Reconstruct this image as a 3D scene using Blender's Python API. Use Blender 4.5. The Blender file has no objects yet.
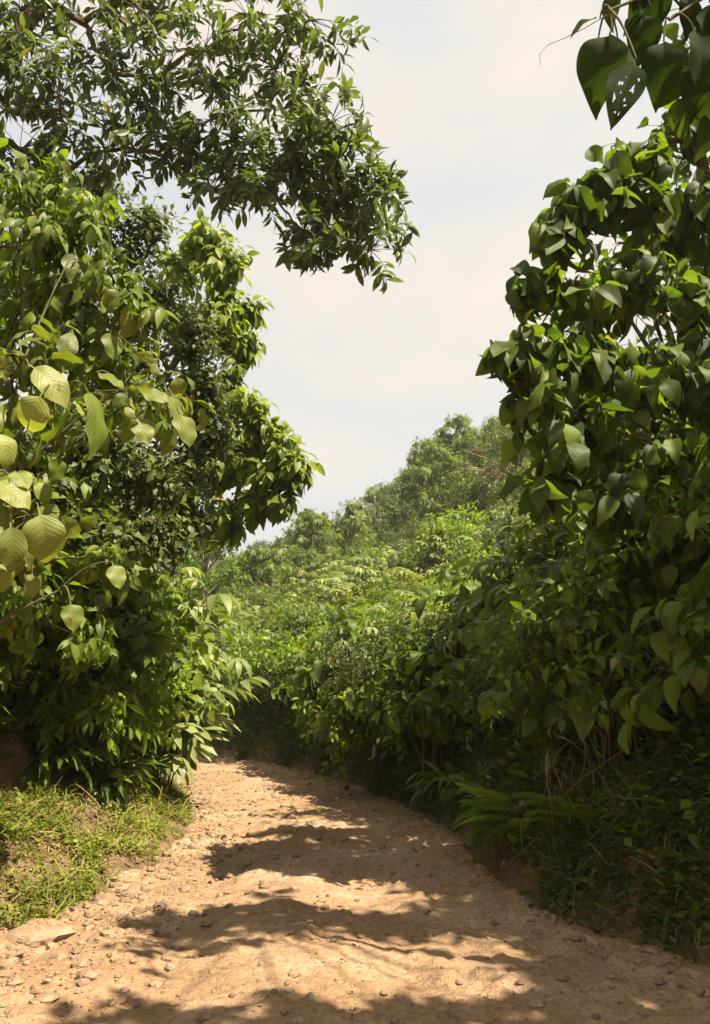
import bpy, math
import numpy as np
from math import radians, sin, cos, pi, tan, atan2

# ------------------------------------------------------------------ camera, sky, sun, exposure
scene = bpy.context.scene
COL = scene.collection
CAM = np.array([0.0, 0.0, 1.8]); PITCH = radians(12.5); FPX = 800.0
cam_data = bpy.data.cameras.new('camera'); cam = bpy.data.objects.new('camera', cam_data); COL.objects.link(cam)
cam.location = CAM; cam.rotation_euler = (radians(90) + PITCH, 0, 0)
cam_data.sensor_fit = 'VERTICAL'; cam_data.sensor_height = 24.0; cam_data.lens = 24.0 * FPX / 1024
cam_data.clip_start = 0.05; cam_data.clip_end = 6000
scene.camera = cam
scene.view_settings.view_transform = 'Standard'; scene.view_settings.look = 'None'
scene.view_settings.gamma = 1.0; scene.view_settings.exposure = 1.58
scene.view_settings.use_curve_mapping = False
cy = scene.cycles
cy.max_bounces = 7; cy.diffuse_bounces = 4; cy.glossy_bounces = 2; cy.transmission_bounces = 5; cy.transparent_max_bounces = 4
cy.volume_bounces = 0; cy.use_denoising = True; cy.sample_clamp_indirect = 6.0
cy.caustics_reflective = False; cy.caustics_refractive = False

SUN_EL = radians(56); SUN_AZ = radians(-35)          # azimuth from +x (right) towards +y (ahead)
SUN = np.array([cos(SUN_EL) * cos(SUN_AZ), cos(SUN_EL) * sin(SUN_AZ), sin(SUN_EL)])
world = bpy.data.worlds.new('World'); scene.world = world; world.use_nodes = True
nt = world.node_tree; nt.nodes.clear()
def N(nt, t, **kw):
    n = nt.nodes.new(t)
    for k, v in kw.items(): setattr(n, k, v)
    return n
def ramp(nt, stops, interp='LINEAR'):
    n = nt.nodes.new('ShaderNodeValToRGB'); cr = n.color_ramp; cr.interpolation = interp
    while len(cr.elements) < len(stops): cr.elements.new(0.5)
    for e, (p, c) in zip(cr.elements, stops):
        e.position = p; e.color = (c[0], c[1], c[2], 1) if hasattr(c, '__len__') else (c, c, c, 1)
    return n
sky = N(nt, 'ShaderNodeTexSky'); sky.sky_type = 'NISHITA'; sky.sun_disc = False
sky.sun_elevation = SUN_EL; sky.sun_rotation = pi / 2 - SUN_AZ; sky.dust_density = 2.5; sky.air_density = 1.2
tc = N(nt, 'ShaderNodeTexCoord')
mp = N(nt, 'ShaderNodeMapping'); mp.inputs['Scale'].default_value = (1.0, 1.0, 2.6); mp.inputs['Location'].default_value = (0.35, 0.2, 0.12)
nz = N(nt, 'ShaderNodeTexNoise'); nz.inputs['Scale'].default_value = 2.1; nz.inputs['Detail'].default_value = 5; nz.inputs['Roughness'].default_value = 0.5
cr = ramp(nt, [(0.36, (0.60, 0.68, 0.735)), (0.5, (0.77, 0.755, 0.735)), (0.62, (0.90, 0.81, 0.70))])
mul = N(nt, 'ShaderNodeVectorMath', operation='SCALE'); mul.inputs['Scale'].default_value = 3.4
mix = N(nt, 'ShaderNodeMix', data_type='RGBA'); mix.inputs['Factor'].default_value = 0.95
bg = N(nt, 'ShaderNodeBackground'); bg.inputs['Strength'].default_value = 0.1
wo = N(nt, 'ShaderNodeOutputWorld')
L = nt.links.new
L(tc.outputs['Generated'], mp.inputs['Vector']); L(mp.outputs['Vector'], nz.inputs['Vector']); L(nz.outputs['Fac'], cr.inputs['Fac'])
L(cr.outputs['Color'], mul.inputs[0]); L(sky.outputs['Color'], mix.inputs['A']); L(mul.outputs['Vector'], mix.inputs['B'])
L(mix.outputs['Result'], bg.inputs['Color']); L(bg.outputs['Background'], wo.inputs['Surface'])

sd = bpy.data.lights.new('sun', 'SUN'); sd.energy = 4.9; sd.angle = radians(0.53); sd.color = (1.0, 0.90, 0.74)
so = bpy.data.objects.new('sun', sd); COL.objects.link(so)
so.rotation_euler = (pi / 2 - SUN_EL, 0, pi / 2 + SUN_AZ)     # the lamp's -z axis points away from SUN

# ------------------------------------------------------------------ helpers
def P(px, py, Y):
    """world point seen at photo pixel (px, py), Y metres ahead"""
    x = (px - 355) / FPX; u = -(py - 512) / FPX
    f = np.array([0, cos(PITCH), sin(PITCH)]); up = np.array([0, -sin(PITCH), cos(PITCH)])
    d = f + u * up + np.array([x, 0, 0])
    return CAM + d * (Y / d[1])
def unit(a):
    a = np.asarray(a, float)
    return a / np.maximum(np.linalg.norm(a, axis=-1, keepdims=True), 1e-9)
def smooth(a, b, x):
    t = np.clip((x - a) / (b - a), 0, 1); return t * t * (3 - 2 * t)
def vnoise(x, y, seed=0):
    xi = np.floor(x).astype(np.int64); yi = np.floor(y).astype(np.int64); fx = x - xi; fy = y - yi
    def h(a, b):
        n = (a * 374761393 + b * 668265263 + seed * 974634777) & 0x7fffffff
        n = ((n ^ (n >> 13)) * 1274126177) & 0x7fffffff
        return ((n ^ (n >> 16)) & 0xffff) / 65535.0
    u = fx * fx * (3 - 2 * fx); v = fy * fy * (3 - 2 * fy)
    return (h(xi, yi) * (1 - u) + h(xi + 1, yi) * u) * (1 - v) + (h(xi, yi + 1) * (1 - u) + h(xi + 1, yi + 1) * u) * v
def fbm(x, y, seed=0, o=4, g=0.5):
    s = 0; a = 1; t = 0
    for k in range(o):
        s = s + a * vnoise(x * 2 ** k, y * 2 ** k, seed + k); t += a; a *= g
    return s / t * 2 - 1

class MB:
    """collects quads; build() links them as ONE mesh object"""
    def __init__(s): s.V = []; s.F = []; s.U = []; s.R = []; s.n = 0
    def add(s, V, F, U=None, R=None):
        V = np.asarray(V, float).reshape(-1, 3); F = np.asarray(F, np.int64).reshape(-1, 4)
        s.V.append(V); s.F.append(F + s.n); s.n += len(V)
        s.U.append(np.zeros((len(V), 2)) if U is None else np.asarray(U).reshape(-1, 2))
        s.R.append(np.full(len(V), 0.5) if R is None else np.broadcast_to(R, (len(V),)))
    def mesh(s, name, mat, smooth_=True):
        V = np.concatenate(s.V); F = np.concatenate(s.F); U = np.concatenate(s.U); R = np.concatenate(s.R)
        me = bpy.data.meshes.new(name)
        me.vertices.add(len(V)); me.vertices.foreach_set('co', V.astype(np.float32).ravel())
        me.loops.add(F.size); me.loops.foreach_set('vertex_index', F.astype(np.int32).ravel())
        me.polygons.add(len(F)); me.polygons.foreach_set('loop_start', np.arange(0, F.size, 4, dtype=np.int32))
        me.update(calc_edges=True)
        uv = me.uv_layers.new(name='UVMap'); uv.data.foreach_set('uv', U[F.ravel()].astype(np.float32).ravel())
        at = me.attributes.new('rnd', 'FLOAT', 'POINT'); at.data.foreach_set('value', R.astype(np.float32))
        me.polygons.foreach_set('use_smooth', np.full(len(F), smooth_, dtype=bool))
        me.materials.append(mat); me.update()
        return me
    def build(s, name, mat, parent=None, smooth_=True, loc=None):
        return link(name, s.mesh(name, mat, smooth_), parent, loc)
def link(name, data, parent=None, loc=None):
    o = bpy.data.objects.new(name, data); COL.objects.link(o)
    if parent is not None: o.parent = parent
    if loc is not None: o.location = loc
    return o
def tag(o, label=None, cat=None, group=None, kind=None):
    if label: o['label'] = label
    if cat: o['category'] = cat
    if group: o['group'] = group
    if kind: o['kind'] = kind
    return o
def empty(name, loc, label, cat, group=None):
    o = bpy.data.objects.new(name, None); COL.objects.link(o); o.location = loc; o.empty_display_size = 0.3
    return tag(o, label, cat, group)

def tubes(mb, paths, r0, r1, sides=4, R=0.5):
    """paths (T,Pn,3), tapering radii r0 -> r1 (arrays or numbers)"""
    paths = np.asarray(paths, float); T, Pn, _ = paths.shape
    tan_ = np.gradient(paths, axis=1); tan_ = unit(tan_)
    ref = np.where(np.abs(tan_[..., 2:3]) > 0.9, np.array([1.0, 0, 0]), np.array([0, 0, 1.0]))
    A = unit(np.cross(tan_, ref)); B = np.cross(tan_, A)
    t = np.linspace(0, 1, Pn)[None, :]
    r = (np.reshape(r0, (-1, 1)) * (1 - t) + np.reshape(r1, (-1, 1)) * t) * np.ones((T, 1))
    a = np.arange(sides) * 2 * pi / sides
    V = paths[:, :, None] + r[..., None, None] * (A[:, :, None] * np.cos(a)[None, None, :, None] + B[:, :, None] * np.sin(a)[None, None, :, None])
    idx = np.arange(T * Pn * sides).reshape(T, Pn, sides)
    i0 = idx[:, :-1]; i1 = idx[:, 1:]
    F = np.stack([i0, np.roll(i0, -1, 2), np.roll(i1, -1, 2), i1], -1)
    U = np.stack(np.broadcast_arrays((np.arange(sides) / sides)[None, None, :], np.linspace(0, 1, Pn)[None, :, None] * np.ones((T, 1, 1))), -1)
    mb.add(V, F, U, R)
def bezier(a, c, b, n):
    t = np.linspace(0, 1, n)[:, None]
    a = np.asarray(a)[..., None, :]; b = np.asarray(b)[..., None, :]; c = np.asarray(c)[..., None, :]
    return a * (1 - t) ** 2 + 2 * c * t * (1 - t) + b * t * t

def leaf(w=0.6, nl=5, nw=1, a=0.75, b=1.0, droop=0.5, fold=0.15, wave=0.0, pet=0.12, curl=0.0, ph=0.0, holes=None):
    """one leaf blade of length 1 along +y, normal +z; returns verts, quads, uv"""
    v = np.linspace(0, 1, nl + 1)
    prof = np.maximum(np.sin(pi * v ** a), 0) ** b * w / 2; prof[0] = 0.03 * w; prof[-1] = 0.008
    th = droop * v * 1.4
    dy = np.cos(th); dz = -np.sin(th)
    y = np.concatenate([[0], np.cumsum((dy[1:] + dy[:-1]) / 2)]) / nl
    z = np.concatenate([[0], np.cumsum((dz[1:] + dz[:-1]) / 2)]) / nl
    j = np.arange(-nw, nw + 1) / nw
    X = prof[:, None] * j[None]
    Z = z[:, None] + fold * np.abs(X) - curl * X ** 2 / (w / 2) + wave * w * np.sin(v[:, None] * 13 + ph + np.sign(j)[None]) * np.abs(j[None])
    Yv = y[:, None] + np.zeros_like(X) + pet
    V = np.stack([X, Yv, Z], -1).reshape(-1, 3)
    U = np.stack([np.broadcast_to(j[None] * .5 + .5, X.shape), np.broadcast_to(v[:, None], X.shape)], -1).reshape(-1, 2)
    k = 2 * nw + 1
    F = []
    for i in range(nl):
        for q in range(2 * nw):
            cu = (j[q] + j[q + 1]) / 4 + .5; cv = (v[i] + v[i + 1]) / 2
            if holes and any(((cu - h[0]) / h[2]) ** 2 + ((cv - h[1]) / h[3]) ** 2 < .55 + .5 * sin(9 * atan2(cv - h[1], cu - h[0]) + 40 * h[0]) * .5 + .4 * sin(3 * atan2(cv - h[1], cu - h[0]) + 30 * h[1]) for h in holes): continue
            F.append((i * k + q, i * k + q + 1, (i + 1) * k + q + 1, (i + 1) * k + q))
    F = np.array(F)
    if pet > 0:                                                     # the stalk
        pw = 0.012; n = len(V)
        V = np.concatenate([V, [(-pw, 0, 0.0), (pw, 0, 0.0), (pw, pet, 0), (-pw, pet, 0)]])
        U = np.concatenate([U, [(.5, 0)] * 4]); F = np.concatenate([F, [(n, n + 1, n + 2, n + 3)]])
    return V, F, U
def rot_z(V, a):
    c, s = cos(a), sin(a); V = np.array(V); V[:, 0], V[:, 1] = V[:, 0] * c - V[:, 1] * s, V[:, 0] * s + V[:, 1] * c; return V
def merge_tpl(parts):
    Vs, Fs, Us, n = [], [], [], 0
    for V, F, U in parts:
        Vs.append(V); Fs.append(F + n); Us.append(U); n += len(V)
    return np.concatenate(Vs), np.concatenate(Fs), np.concatenate(Us)
def palmate(lobes=7, w=0.24, spread=2.2, droop=0.6, pet=0.7):
    parts = []
    for k in range(lobes):
        f = k / (lobes - 1) * 2 - 1
        V, F, U = leaf(w=w, nl=4, nw=1, a=1.15, droop=droop, fold=0.25, pet=0.02)
        V = V * (1 - 0.38 * abs(f)); V = rot_z(V, f * spread); V[:, 1] += pet; parts.append((V, F, U))
    pw = 0.012
    parts.append((np.array([(-pw, 0, -.1 * pet), (pw, 0, -.1 * pet), (pw, pet, 0), (-pw, pet, 0)]), np.array([(0, 1, 2, 3)]), np.array([(.5, 0)] * 4)))
    return merge_tpl(parts)
def pinnate(pairs=10, lw=0.3, ll=0.36, droop=0.9, taper=True, nl=2):
    parts = []; 
    for k in range(pairs):
        t = (k + 1) / pairs
        yy = np.sin(droop * t) / droop; zz = (np.cos(droop * t) - 1) / droop
        s = ll * (sin(pi * min(1, (0.15 + 0.85 * t) ** 0.8)) * 0.9 + 0.15 if taper else 1)
        for sd_ in (-1, 1):
            V, F, U = leaf(w=lw, nl=nl, nw=1, a=0.9, droop=0.5, fold=0.1, pet=0.0)
            V = V * s; V = rot_z(V, -sd_ * 1.1); V[:, 1] += yy; V[:, 2] += zz; parts.append((V, F, U))
    t = np.linspace(0, 1, 6); pw = 0.008
    yy = np.sin(droop * t) / droop; zz = (np.cos(droop * t) - 1) / droop
    V = np.stack([np.stack([-pw + 0 * t, yy, zz], -1), np.stack([pw + 0 * t, yy, zz], -1)], 1).reshape(-1, 3)
    F = np.array([(2 * i, 2 * i + 1, 2 * i + 3, 2 * i + 2) for i in range(5)])
    parts.append((V, F, np.full((12, 2), .5)))
    return merge_tpl(parts)

def place(mb, tpls, pos, dir_, up, size, rng, rlo=0.0, rhi=1.0):
    pos = np.asarray(pos, float).reshape(-1, 3); n = len(pos)
    if n == 0: return
    d = unit(np.asarray(dir_, float).reshape(-1, 3)); up = np.asarray(up, float).reshape(-1, 3)
    z = unit(up - (up * d).sum(-1, keepdims=True) * d); x = np.cross(d, z)
    size = np.broadcast_to(size, (n,)); R = rng.uniform(rlo, rhi, n); which = rng.randint(0, len(tpls), n)
    for k, (V, F, U) in enumerate(tpls):
        i = np.where(which == k)[0]
        if not len(i): continue
        W = pos[i][:, None] + size[i][:, None, None] * (V[None, :, 0:1] * x[i][:, None] + V[None, :, 1:2] * d[i][:, None] + V[None, :, 2:3] * z[i][:, None])
        Fk = F[None] + (np.arange(len(i)) * len(V))[:, None, None]
        mb.add(W, Fk, np.tile(U, (len(i), 1)), np.repeat(R[i], len(V)))

def twig_leaves(mb, tw, tpls, rng, A, C, B, K, size, t0=0.35, radial=0.9, along=0.6, droop=0.5, upjit=0.45, face=(.35, -.3, .9), twig_r=0.006, sizevar=0.3, tw_n=5):
    """twigs are curves A-C-B; K leaves on each, golden-angle round it"""
    A, C, B = [np.asarray(q, float) for q in (A, C, B)]; T = len(A)
    if tw is not None: tubes(tw, bezier(A, C, B, tw_n), twig_r, twig_r * 0.35, 3)
    t = t0 + (1 - t0) * (np.arange(K)[None] + rng.uniform(0, 1, (T, K))) / K; t[:, -1] = 1.0
    tt = t[..., None]
    pos = A[:, None] * (1 - tt) ** 2 + 2 * C[:, None] * tt * (1 - tt) + B[:, None] * tt ** 2
    tg = unit(2 * (C - A)[:, None] * (1 - tt) + 2 * (B - C)[:, None] * tt)
    ref = np.where(np.abs(tg[..., 2:3]) > 0.9, np.array([1.0, 0, 0]), np.array([0, 0, 1.0]))
    S = unit(np.cross(tg, ref)); Q = np.cross(S, tg)
    ph = np.arange(K)[None] * 2.4 + rng.uniform(0, 6.28, (T, 1)) + rng.normal(0, .3, (T, K))
    rad = S * np.cos(ph)[..., None] + Q * np.sin(ph)[..., None]
    d = unit(tg * along + rad * radial + np.array([0, 0, -droop]) + rng.normal(0, .15, (T, K, 3)))
    up = np.array(face) + rng.normal(0, upjit, (T, K, 3)) + tg * 0.25
    sz = size * rng.uniform(1 - sizevar, 1 + sizevar, (T, K))
    place(mb, tpls, pos.reshape(-1, 3), d.reshape(-1, 3), up.reshape(-1, 3), sz.ravel(), rng)
def ball(rng, n):
    d = unit(rng.normal(0, 1, (n, 3))); return d * rng.uniform(0, 1, (n, 1)) ** (1 / 3)

# ------------------------------------------------------------------ materials
def material(name):
    m = bpy.data.materials.new(name); m.use_nodes = True; m.node_tree.nodes.clear(); return m, m.node_tree
def leaf_mat(name, dark, mid, light, odd=None, trans=0.4, rough=0.5, veins=False, nv=9.0, spec=0.38, tint=(1.45, 1.55, 0.5), under=1.0):
    m, t = material(name); l = t.links.new
    at = N(t, 'ShaderNodeAttribute', attribute_name='rnd')
    stops = [(0.0, dark), (0.45, mid), (0.88, light)]
    stops.append((0.985, light)); stops.append((1.0, odd if odd else light))
    r = ramp(t, stops); l(at.outputs['Fac'], r.inputs['Fac'])
    oi = N(t, 'ShaderNodeObjectInfo')
    hsv = N(t, 'ShaderNodeHueSaturation')
    mr = N(t, 'ShaderNodeMapRange'); mr.inputs['To Min'].default_value = 0.485; mr.inputs['To Max'].default_value = 0.515
    l(oi.outputs['Random'], mr.inputs['Value']); l(mr.outputs['Result'], hsv.inputs['Hue'])
    ge = N(t, 'ShaderNodeNewGeometry')
    nz = N(t, 'ShaderNodeTexNoise'); nz.inputs['Scale'].default_value = 1.3; nz.inputs['Detail'].default_value = 2
    l(ge.outputs['Position'], nz.inputs['Vector'])
    mv = N(t, 'ShaderNodeMapRange'); mv.inputs['From Min'].default_value = .3; mv.inputs['From Max'].default_value = .7
    mv.inputs['To Min'].default_value = 0.75; mv.inputs['To Max'].default_value = 1.25
    l(nz.outputs['Fac'], mv.inputs['Value']); l(mv.outputs['Result'], hsv.inputs['Value']); l(r.outputs['Color'], hsv.inputs['Color'])
    col = hsv.outputs['Color']
    bs = N(t, 'ShaderNodeBsdfPrincipled'); bs.inputs['Roughness'].default_value = rough; bs.inputs['Specular IOR Level'].default_value = spec
    tr = N(t, 'ShaderNodeBsdfTranslucent'); mx = N(t, 'ShaderNodeMixShader'); mx.inputs['Fac'].default_value = trans
    if veins:
        uv = N(t, 'ShaderNodeUVMap'); sp = N(t, 'ShaderNodeSeparateXYZ'); l(uv.outputs['UV'], sp.inputs['Vector'])
        def M(op, a, b=None):
            n = N(t, 'ShaderNodeMath', operation=op)
            for k, q in enumerate((a, b)):
                if q is None: continue
                if isinstance(q, (int, float)): n.inputs[k].default_value = q
                else: l(q, n.inputs[k])
            return n.outputs[0]
        u = M('ABSOLUTE', M('MULTIPLY', M('SUBTRACT', sp.outputs['X'], 0.5), 2.0))
        s = M('MULTIPLY', M('SUBTRACT', sp.outputs['Y'], M('MULTIPLY', M('POWER', u, 1.3), 0.3)), nv)
        tri = M('ABSOLUTE', M('SUBTRACT', M('FRACT', s), 0.5))           # 0 at the vein .. 0.5 between
        vein = M('MINIMUM', M('MULTIPLY', tri, 3.2), M('MULTIPLY', u, 9.0)); vein = M('MINIMUM', vein, 1.0)
        bp = N(t, 'ShaderNodeBump'); bp.inputs['Strength'].default_value = 0.28 if nv < 12 else .11; bp.inputs['Distance'].default_value = 0.005
        l(vein, bp.inputs['Height']); l(bp.outputs['Normal'], bs.inputs['Normal'])
        cm = N(t, 'ShaderNodeMix', data_type='RGBA', blend_type='MULTIPLY'); cm.inputs['Factor'].default_value = 1
        vr = ramp(t, [(0.0, (1.28, 1.22, 1.15)), (0.3, (1.0, 1.0, 1.0))]); l(vein, vr.inputs['Fac'])
        l(col, cm.inputs['A']); l(vr.outputs['Color'], cm.inputs['B']); col = cm.outputs['Result']
        tb = N(t, 'ShaderNodeTexCoord'); nb = N(t, 'ShaderNodeTexNoise'); nb.inputs['Scale'].default_value = 16; nb.inputs['Detail'].default_value = 4; l(tb.outputs['Object'], nb.inputs['Vector'])
        rb = ramp(t, [(.0, (.72, .78, .8)), (.5, (1, 1, 1)), (.655, (1.08, 1.02, .9)), (.70, (.75, .5, .35))]); l(nb.outputs['Fac'], rb.inputs['Fac'])
        bm = N(t, 'ShaderNodeMix', data_type='RGBA', blend_type='MULTIPLY'); bm.inputs['Factor'].default_value = 1
        l(col, bm.inputs['A']); l(rb.outputs['Color'], bm.inputs['B']); col = bm.outputs['Result']
    tm = N(t, 'ShaderNodeMix', data_type='RGBA', blend_type='MULTIPLY'); tm.inputs['Factor'].default_value = 1; tm.inputs['B'].default_value = (*tint, 1)
    l(col, tm.inputs['A']); l(tm.outputs['Result'], tr.inputs['Color']); l(col, bs.inputs['Base Color'])
    l(bs.outputs['BSDF'], mx.inputs[1]); l(tr.outputs['BSDF'], mx.inputs[2])
    out = N(t, 'ShaderNodeOutputMaterial'); l(mx.outputs['Shader'], out.inputs['Surface'])
    return m
def noise_mat(name, stops, scale=6, detail=6, rough=0.9, bump=0.3, dist=0.02, coords='Object', spec=0.25, scale2=None, stops2=None):
    m, t = material(name); l = t.links.new
    tc = N(t, 'ShaderNodeTexCoord'); nz = N(t, 'ShaderNodeTexNoise'); nz.inputs['Scale'].default_value = scale; nz.inputs['Detail'].default_value = detail; nz.inputs['Roughness'].default_value = 0.65
    l(tc.outputs[coords], nz.inputs['Vector']); r = ramp(t, stops); l(nz.outputs['Fac'], r.inputs['Fac']); col = r.outputs['Color']
    if scale2:
        n2 = N(t, 'ShaderNodeTexNoise'); n2.inputs['Scale'].default_value = scale2; n2.inputs['Detail'].default_value = 5
        l(tc.outputs[coords], n2.inputs['Vector']); r2 = ramp(t, stops2); l(n2.outputs['Fac'], r2.inputs['Fac'])
        mm = N(t, 'ShaderNodeMix', data_type='RGBA', blend_type='MULTIPLY'); mm.inputs['Factor'].default_value = 1
        l(col, mm.inputs['A']); l(r2.outputs['Color'], mm.inputs['B']); col = mm.outputs['Result']
    bs = N(t, 'ShaderNodeBsdfPrincipled'); bs.inputs['Roughness'].default_value = rough; bs.inputs['Specular IOR Level'].default_value = spec
    bp = N(t, 'ShaderNodeBump'); bp.inputs['Strength'].default_value = bump; bp.inputs['Distance'].default_value = dist
    l(nz.outputs['Fac'], bp.inputs['Height']); l(bp.outputs['Normal'], bs.inputs['Normal']); l(col, bs.inputs['Base Color'])
    out = N(t, 'ShaderNodeOutputMaterial'); l(bs.outputs['BSDF'], out.inputs['Surface'])
    return m

M_mid = leaf_mat('leaf_mid_green', (.056, .09, .010), (.098, .148, .014), (.155, .205, .022), (.22, .21, .03), trans=.46, tint=(1.5, 1.65, .45))
M_dark = leaf_mat('leaf_dark_green', (.05, .068, .016), (.085, .108, .022), (.125, .145, .03), (.18, .15, .04), trans=0.38)
M_lime = leaf_mat('leaf_lime', (.10, .15, .012), (.15, .21, .018), (.20, .255, .025), (.30, .27, .03), trans=0.48, tint=(1.5, 1.65, .45))
M_pale = leaf_mat('leaf_pale', (.13, .165, .042), (.185, .22, .065), (.25, .28, .095), (.33, .25, .04), trans=0.35, rough=0.5)
M_big = leaf_mat('leaf_big_veined', (.07, .11, .014), (.12, .165, .026), (.20, .235, .055), (.25, .26, .07), trans=0.4, veins=True, nv=9, rough=0.5)
M_teak = leaf_mat('leaf_drooping_veined', (.042, .068, .012), (.072, .112, .016), (.13, .17, .022), (.2, .2, .03), trans=0.5, veins=True, nv=10, tint=(1.5, 1.65, .45), rough=.52, spec=.35)
M_near_shaded = leaf_mat('leaf_near_veined_shaded', (.014, .030, .007), (.023, .044, .008), (.042, .068, .012), (.1, .12, .03), trans=0.35, veins=True, nv=13, tint=(1.5, 1.7, .4), rough=.7, spec=.06)  # base colour darkened to stand in for shade on these leaves
M_bigs = leaf_mat('leaf_shrub_veined', (.06, .095, .013), (.10, .15, .018), (.16, .205, .03), (.24, .24, .05), trans=.45, veins=True, nv=9, tint=(1.5, 1.65, .45))
M_olive = leaf_mat('leaf_olive', (.065, .085, .024), (.10, .125, .036), (.145, .17, .05), (.2, .16, .05), trans=0.36, rough=0.42, tint=(1.4, 1.55, .5))
M_under = leaf_mat('leaf_undergrowth', (.05, .08, .010), (.10, .15, .016), (.17, .215, .03), (.28, .24, .04), trans=.42, tint=(1.5, 1.65, .45))
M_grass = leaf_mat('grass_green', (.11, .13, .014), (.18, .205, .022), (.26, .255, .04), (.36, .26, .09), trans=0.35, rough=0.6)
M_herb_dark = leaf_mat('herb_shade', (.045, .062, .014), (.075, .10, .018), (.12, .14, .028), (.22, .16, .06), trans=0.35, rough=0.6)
M_bark = noise_mat('bark', [(.3, (.055, .040, .028)), (.55, (.13, .10, .07)), (.75, (.22, .18, .13))], scale=9, bump=0.6)
M_twig = noise_mat('twig', [(.3, (.06, .055, .025)), (.7, (.13, .115, .055))], scale=12)
M_dry = noise_mat('dry_stem', [(.3, (.13, .09, .05)), (.7, (.28, .20, .12))], scale=12)
M_deadleaf = leaf_mat('dead_leaf', (.12, .065, .03), (.20, .12, .055), (.30, .20, .10), trans=0.15, rough=0.8, tint=(1, .9, .7))
M_yellow = leaf_mat('yellow_leaf', (.30, .26, .03), (.38, .34, .04), (.42, .40, .06), trans=0.35)
M_soil = noise_mat('soil', [(.25, (.07, .045, .025)), (.5, (.16, .10, .055)), (.72, (.27, .175, .095))], scale=3.0, detail=10, bump=0.8, dist=0.08, scale2=22, stops2=[(.3, (.6, .6, .6)), (.7, (1.15, 1.1, 1.05))])
M_stone = noise_mat('stone', [(.3, (.15, .095, .055)), (.55, (.25, .17, .10)), (.75, (.34, .25, .16))], scale=7, bump=0.5)
def road_mat():
    m, t = material('dirt_road'); l = t.links.new
    tc = N(t, 'ShaderNodeTexCoord')
    def noise(s, d, rg=.6):
        n = N(t, 'ShaderNodeTexNoise'); n.inputs['Scale'].default_value = s; n.inputs['Detail'].default_value = d; n.inputs['Roughness'].default_value = rg
        l(tc.outputs['Object'], n.inputs['Vector']); return n.outputs['Fac']
    a = noise(.8, 9, .68); r = ramp(t, [(.34, (.235, .14, .073)), (.5, (.29, .185, .102)), (.64, (.36, .25, .155))]); l(a, r.inputs['Fac'])
    b = noise(19, 6, .7); rb = ramp(t, [(.3, (.66, .62, .58)), (.47, (.98, .98, .98)), (.72, (1.12, 1.12, 1.14))]); l(b, rb.inputs['Fac'])
    mm = N(t, 'ShaderNodeMix', data_type='RGBA', blend_type='MULTIPLY'); mm.inputs['Factor'].default_value = 1
    l(r.outputs['Color'], mm.inputs['A']); l(rb.outputs['Color'], mm.inputs['B'])
    vo = N(t, 'ShaderNodeTexVoronoi'); vo.inputs['Scale'].default_value = 42; l(tc.outputs['Object'], vo.inputs['Vector'])
    sp = N(t, 'ShaderNodeSeparateColor'); l(vo.outputs['Color'], sp.inputs['Color'])
    rv = ramp(t, [(.0, (.62, .56, .5)), (.14, (.95, .95, .95)), (.86, (1, 1, 1)), (1.0, (1.3, 1.28, 1.25))]); l(sp.outputs['Red'], rv.inputs['Fac'])
    m2 = N(t, 'ShaderNodeMix', data_type='RGBA', blend_type='MULTIPLY'); m2.inputs['Factor'].default_value = .8
    l(mm.outputs['Result'], m2.inputs['A']); l(rv.outputs['Color'], m2.inputs['B'])
    bs = N(t, 'ShaderNodeBsdfPrincipled'); bs.inputs['Roughness'].default_value = .95; bs.inputs['Specular IOR Level'].default_value = .15
    b1 = N(t, 'ShaderNodeBump'); b1.inputs['Strength'].default_value = .7; b1.inputs['Distance'].default_value = .03; l(b, b1.inputs['Height'])
    b2 = N(t, 'ShaderNodeBump'); b2.inputs['Strength'].default_value = .5; b2.inputs['Distance'].default_value = .012; b2.invert = True
    l(vo.outputs['Distance'], b2.inputs['Height']); l(b1.outputs['Normal'], b2.inputs['Normal']); l(b2.outputs['Normal'], bs.inputs['Normal'])
    l(m2.outputs['Result'], bs.inputs['Base Color'])
    out = N(t, 'ShaderNodeOutputMaterial'); l(bs.outputs['BSDF'], out.inputs['Surface']); return m
M_road = road_mat()

# ------------------------------------------------------------------ road line and terrain height
RC = np.array([(0.3, -12), (0.0, -4), (-.2, 2), (-0.3, 5), (-0.42, 7), (-0.40, 9), (-0.42, 10.7), (-0.9, 13.2), (-1.75, 16), (-2.9, 18.6), (-4.9, 21.3), (-8.5, 24.3), (-14, 27.5), (-24, 32), (-45, 40), (-90, 52)], float)
RW = np.array([2.9, 2.9, 2.9, 2.8, 1.95, 1.68, 1.64, 1.6, 1.55, 1.55, 1.6, 1.7, 1.7, 1.7, 1.7, 1.7])
def catmull(pts, vals, n=14):
    p = np.vstack([2 * pts[0] - pts[1], pts, 2 * pts[-1] - pts[-2]]); out = []; ov = []
    for i in range(1, len(p) - 2):
        t = np.linspace(0, 1, n, endpoint=False)[:, None]
        out.append(0.5 * (2 * p[i] + (p[i + 1] - p[i - 1]) * t + (2 * p[i - 1] - 5 * p[i] + 4 * p[i + 1] - p[i + 2]) * t ** 2 + (3 * p[i] - 3 * p[i + 1] + p[i + 2] - p[i - 1]) * t ** 3))
        ov.append(vals[i - 1] * (1 - t[:, 0]) + vals[i] * t[:, 0])
    return np.vstack(out + [pts[-1:]]), np.concatenate(ov + [vals[-1:]])
RP, RH = catmull(RC, RW)
RT = unit(np.gradient(RP, axis=0)); RNr = np.stack([RT[:, 1], -RT[:, 0]], -1)      # normal to the right
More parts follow.
